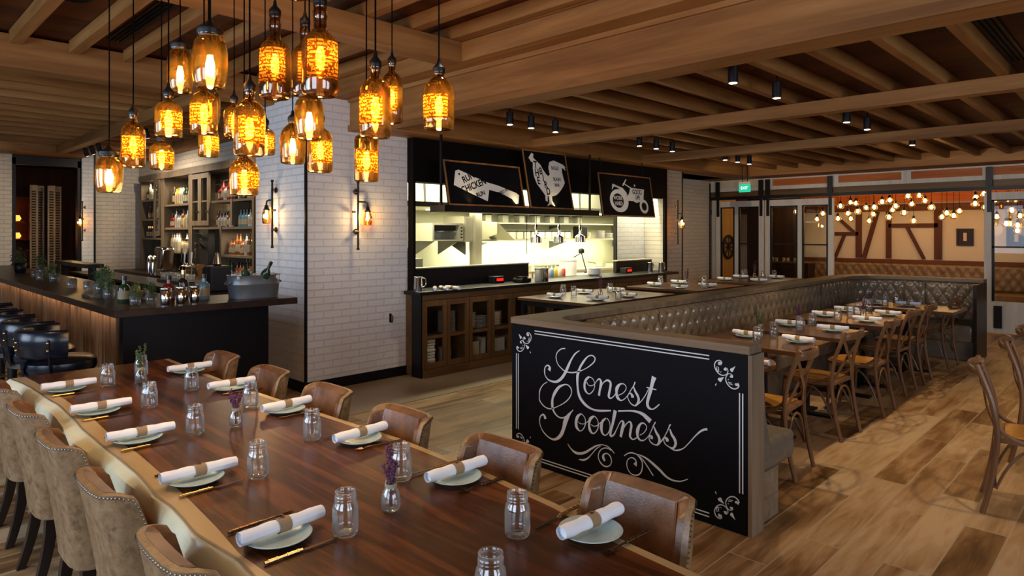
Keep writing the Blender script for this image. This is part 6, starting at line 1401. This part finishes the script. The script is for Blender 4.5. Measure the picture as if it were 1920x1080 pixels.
GLOBES = [(-5.77, 15.2, 2.29), (-5.73, 14.7, 2.11), (-5.5, 15.2, 2.29), (-5.48, 15.2, 1.95), (-5.18, 14.7, 2.06), (-4.79, 15.2, 2.3), (-4.78, 15.2, 1.95), (-4.71, 14.2, 1.94), (-4.68, 14.7, 2.05), (-4.68, 15.2, 2.28), (-4.66, 14.2, 2.19), (-4.49, 14.7, 2.09), (-4.48, 15.2, 2.18), (-4.42, 15.2, 1.9), (-4.34, 15.2, 2.04), (-4.04, 14.2, 2.15), (-3.98, 15.2, 2.12), (-3.9, 14.2, 2.25), (-3.9, 14.7, 2.3), (-3.79, 14.7, 2.18), (-3.78, 14.2, 1.95), (-3.63, 15.2, 2.23), (-3.58, 14.7, 2.37), (-3.52, 14.2, 2.03), (-3.5, 15.2, 2.4), (-3.48, 14.7, 1.88), (-3.4, 15.2, 2.29), (-3.18, 14.7, 2.14), (-3.11, 15.2, 1.96), (-2.83, 14.2, 2.01), (-2.82, 15.2, 2.07), (-2.72, 14.2, 1.96), (-2.56, 15.2, 2.33), (-2.43, 15.2, 2.39), (-2.4, 14.2, 2.17), (-2.33, 14.7, 2.12), (-2.23, 15.2, 1.95), (-2.1, 14.2, 2.23), (-2.06, 15.2, 2.27), (-1.97, 14.7, 1.81), (-1.95, 14.2, 1.81), (-1.87, 14.2, 2.04), (-1.86, 14.7, 1.69), (-1.82, 14.2, 2.23), (-1.82, 14.7, 1.95), (-1.79, 14.2, 1.78)]

for i, (x, y, z) in enumerate(GLOBES):
    GP.place((x, y, z), i, 'small glowing amber globe pendant in the private room, %s from the left' % ORD[i], 'globe pendants in the private room')
for x in (-6.2, -4.4, -3, -1, 1.5): point('private_glow', (x, 14.9, 2.15), 11, (1, .66, .34), .25)
for i, (x, z, w, h) in enumerate(((-2.96, 1.55, .30, .36), (-2.1, 1.55, .32, .40), (-1.2, 1.55, .34, .40), (-.3, 1.55, .34, .4))):
    t = thing('framed_picture', 'dark framed picture on the far wall of the private room, %s from the left' % ORD[i], 'picture', (x, 16.49, z), 0, 'framed pictures')
    MB().box(-w/2, -w/2+.03, -.03, 0, -h/2, h/2).box(w/2-.03, w/2, -.03, 0, -h/2, h/2).box(-w/2+.03, w/2-.03, -.03, 0, -h/2, -h/2+.03).box(-w/2+.03, w/2-.03, -.03, 0, h/2-.03, h/2).build('frame', M['darkz'], t)
    bx(-w/2+.03, w/2-.03, -.01, -.002, -h/2+.03, h/2-.03).build('print', M['darkz'], t); bx(-w*.10, w*.10, -.012, -.0101, -h*.22, h*.25).build('mount', M['cream'], t)
t = thing('wagon_wheel', 'dark wagon wheel hung on the golden wall behind the first glazed door', 'wheel', (-7.27, 14.62, 1.31))
MB().tube([(0, .26*cos(a), .26*sin(a)) for a in [2*pi*k/32 for k in range(33)]], .028, 8).build('rim', M['darkz'], t, smooth=True)
for k in range(8): MB().tube([(0, .04*cos(k*pi/4), .04*sin(k*pi/4)), (0, .25*cos(k*pi/4), .25*sin(k*pi/4))], .014, 6).build('spoke', M['darkz'], t, smooth='auto')
MB().tube([(-.025, 0, 0), (.04, 0, 0)], .05, 14).build('hub', M['darkz'], t, smooth='auto')
t = thing('side_cabinet', 'dark cabinet with glass decanters behind the second glazed door', 'cabinet', (-6.2, 15.2, 0)); bx(-.6, .6, -.2, .2, 0, .95).build('body', M['darkx'], t); bx(-.62, .62, -.22, .22, .95, .98).build('top', M['tblx'], t)
for k in range(7): GL.place((-6.6+.13*k, 15.1+.08*(k % 2), .981), 0, 'clear glass on the dark cabinet behind the glazed door, %s from the left' % ORD[k], 'glasses on the private room cabinet')
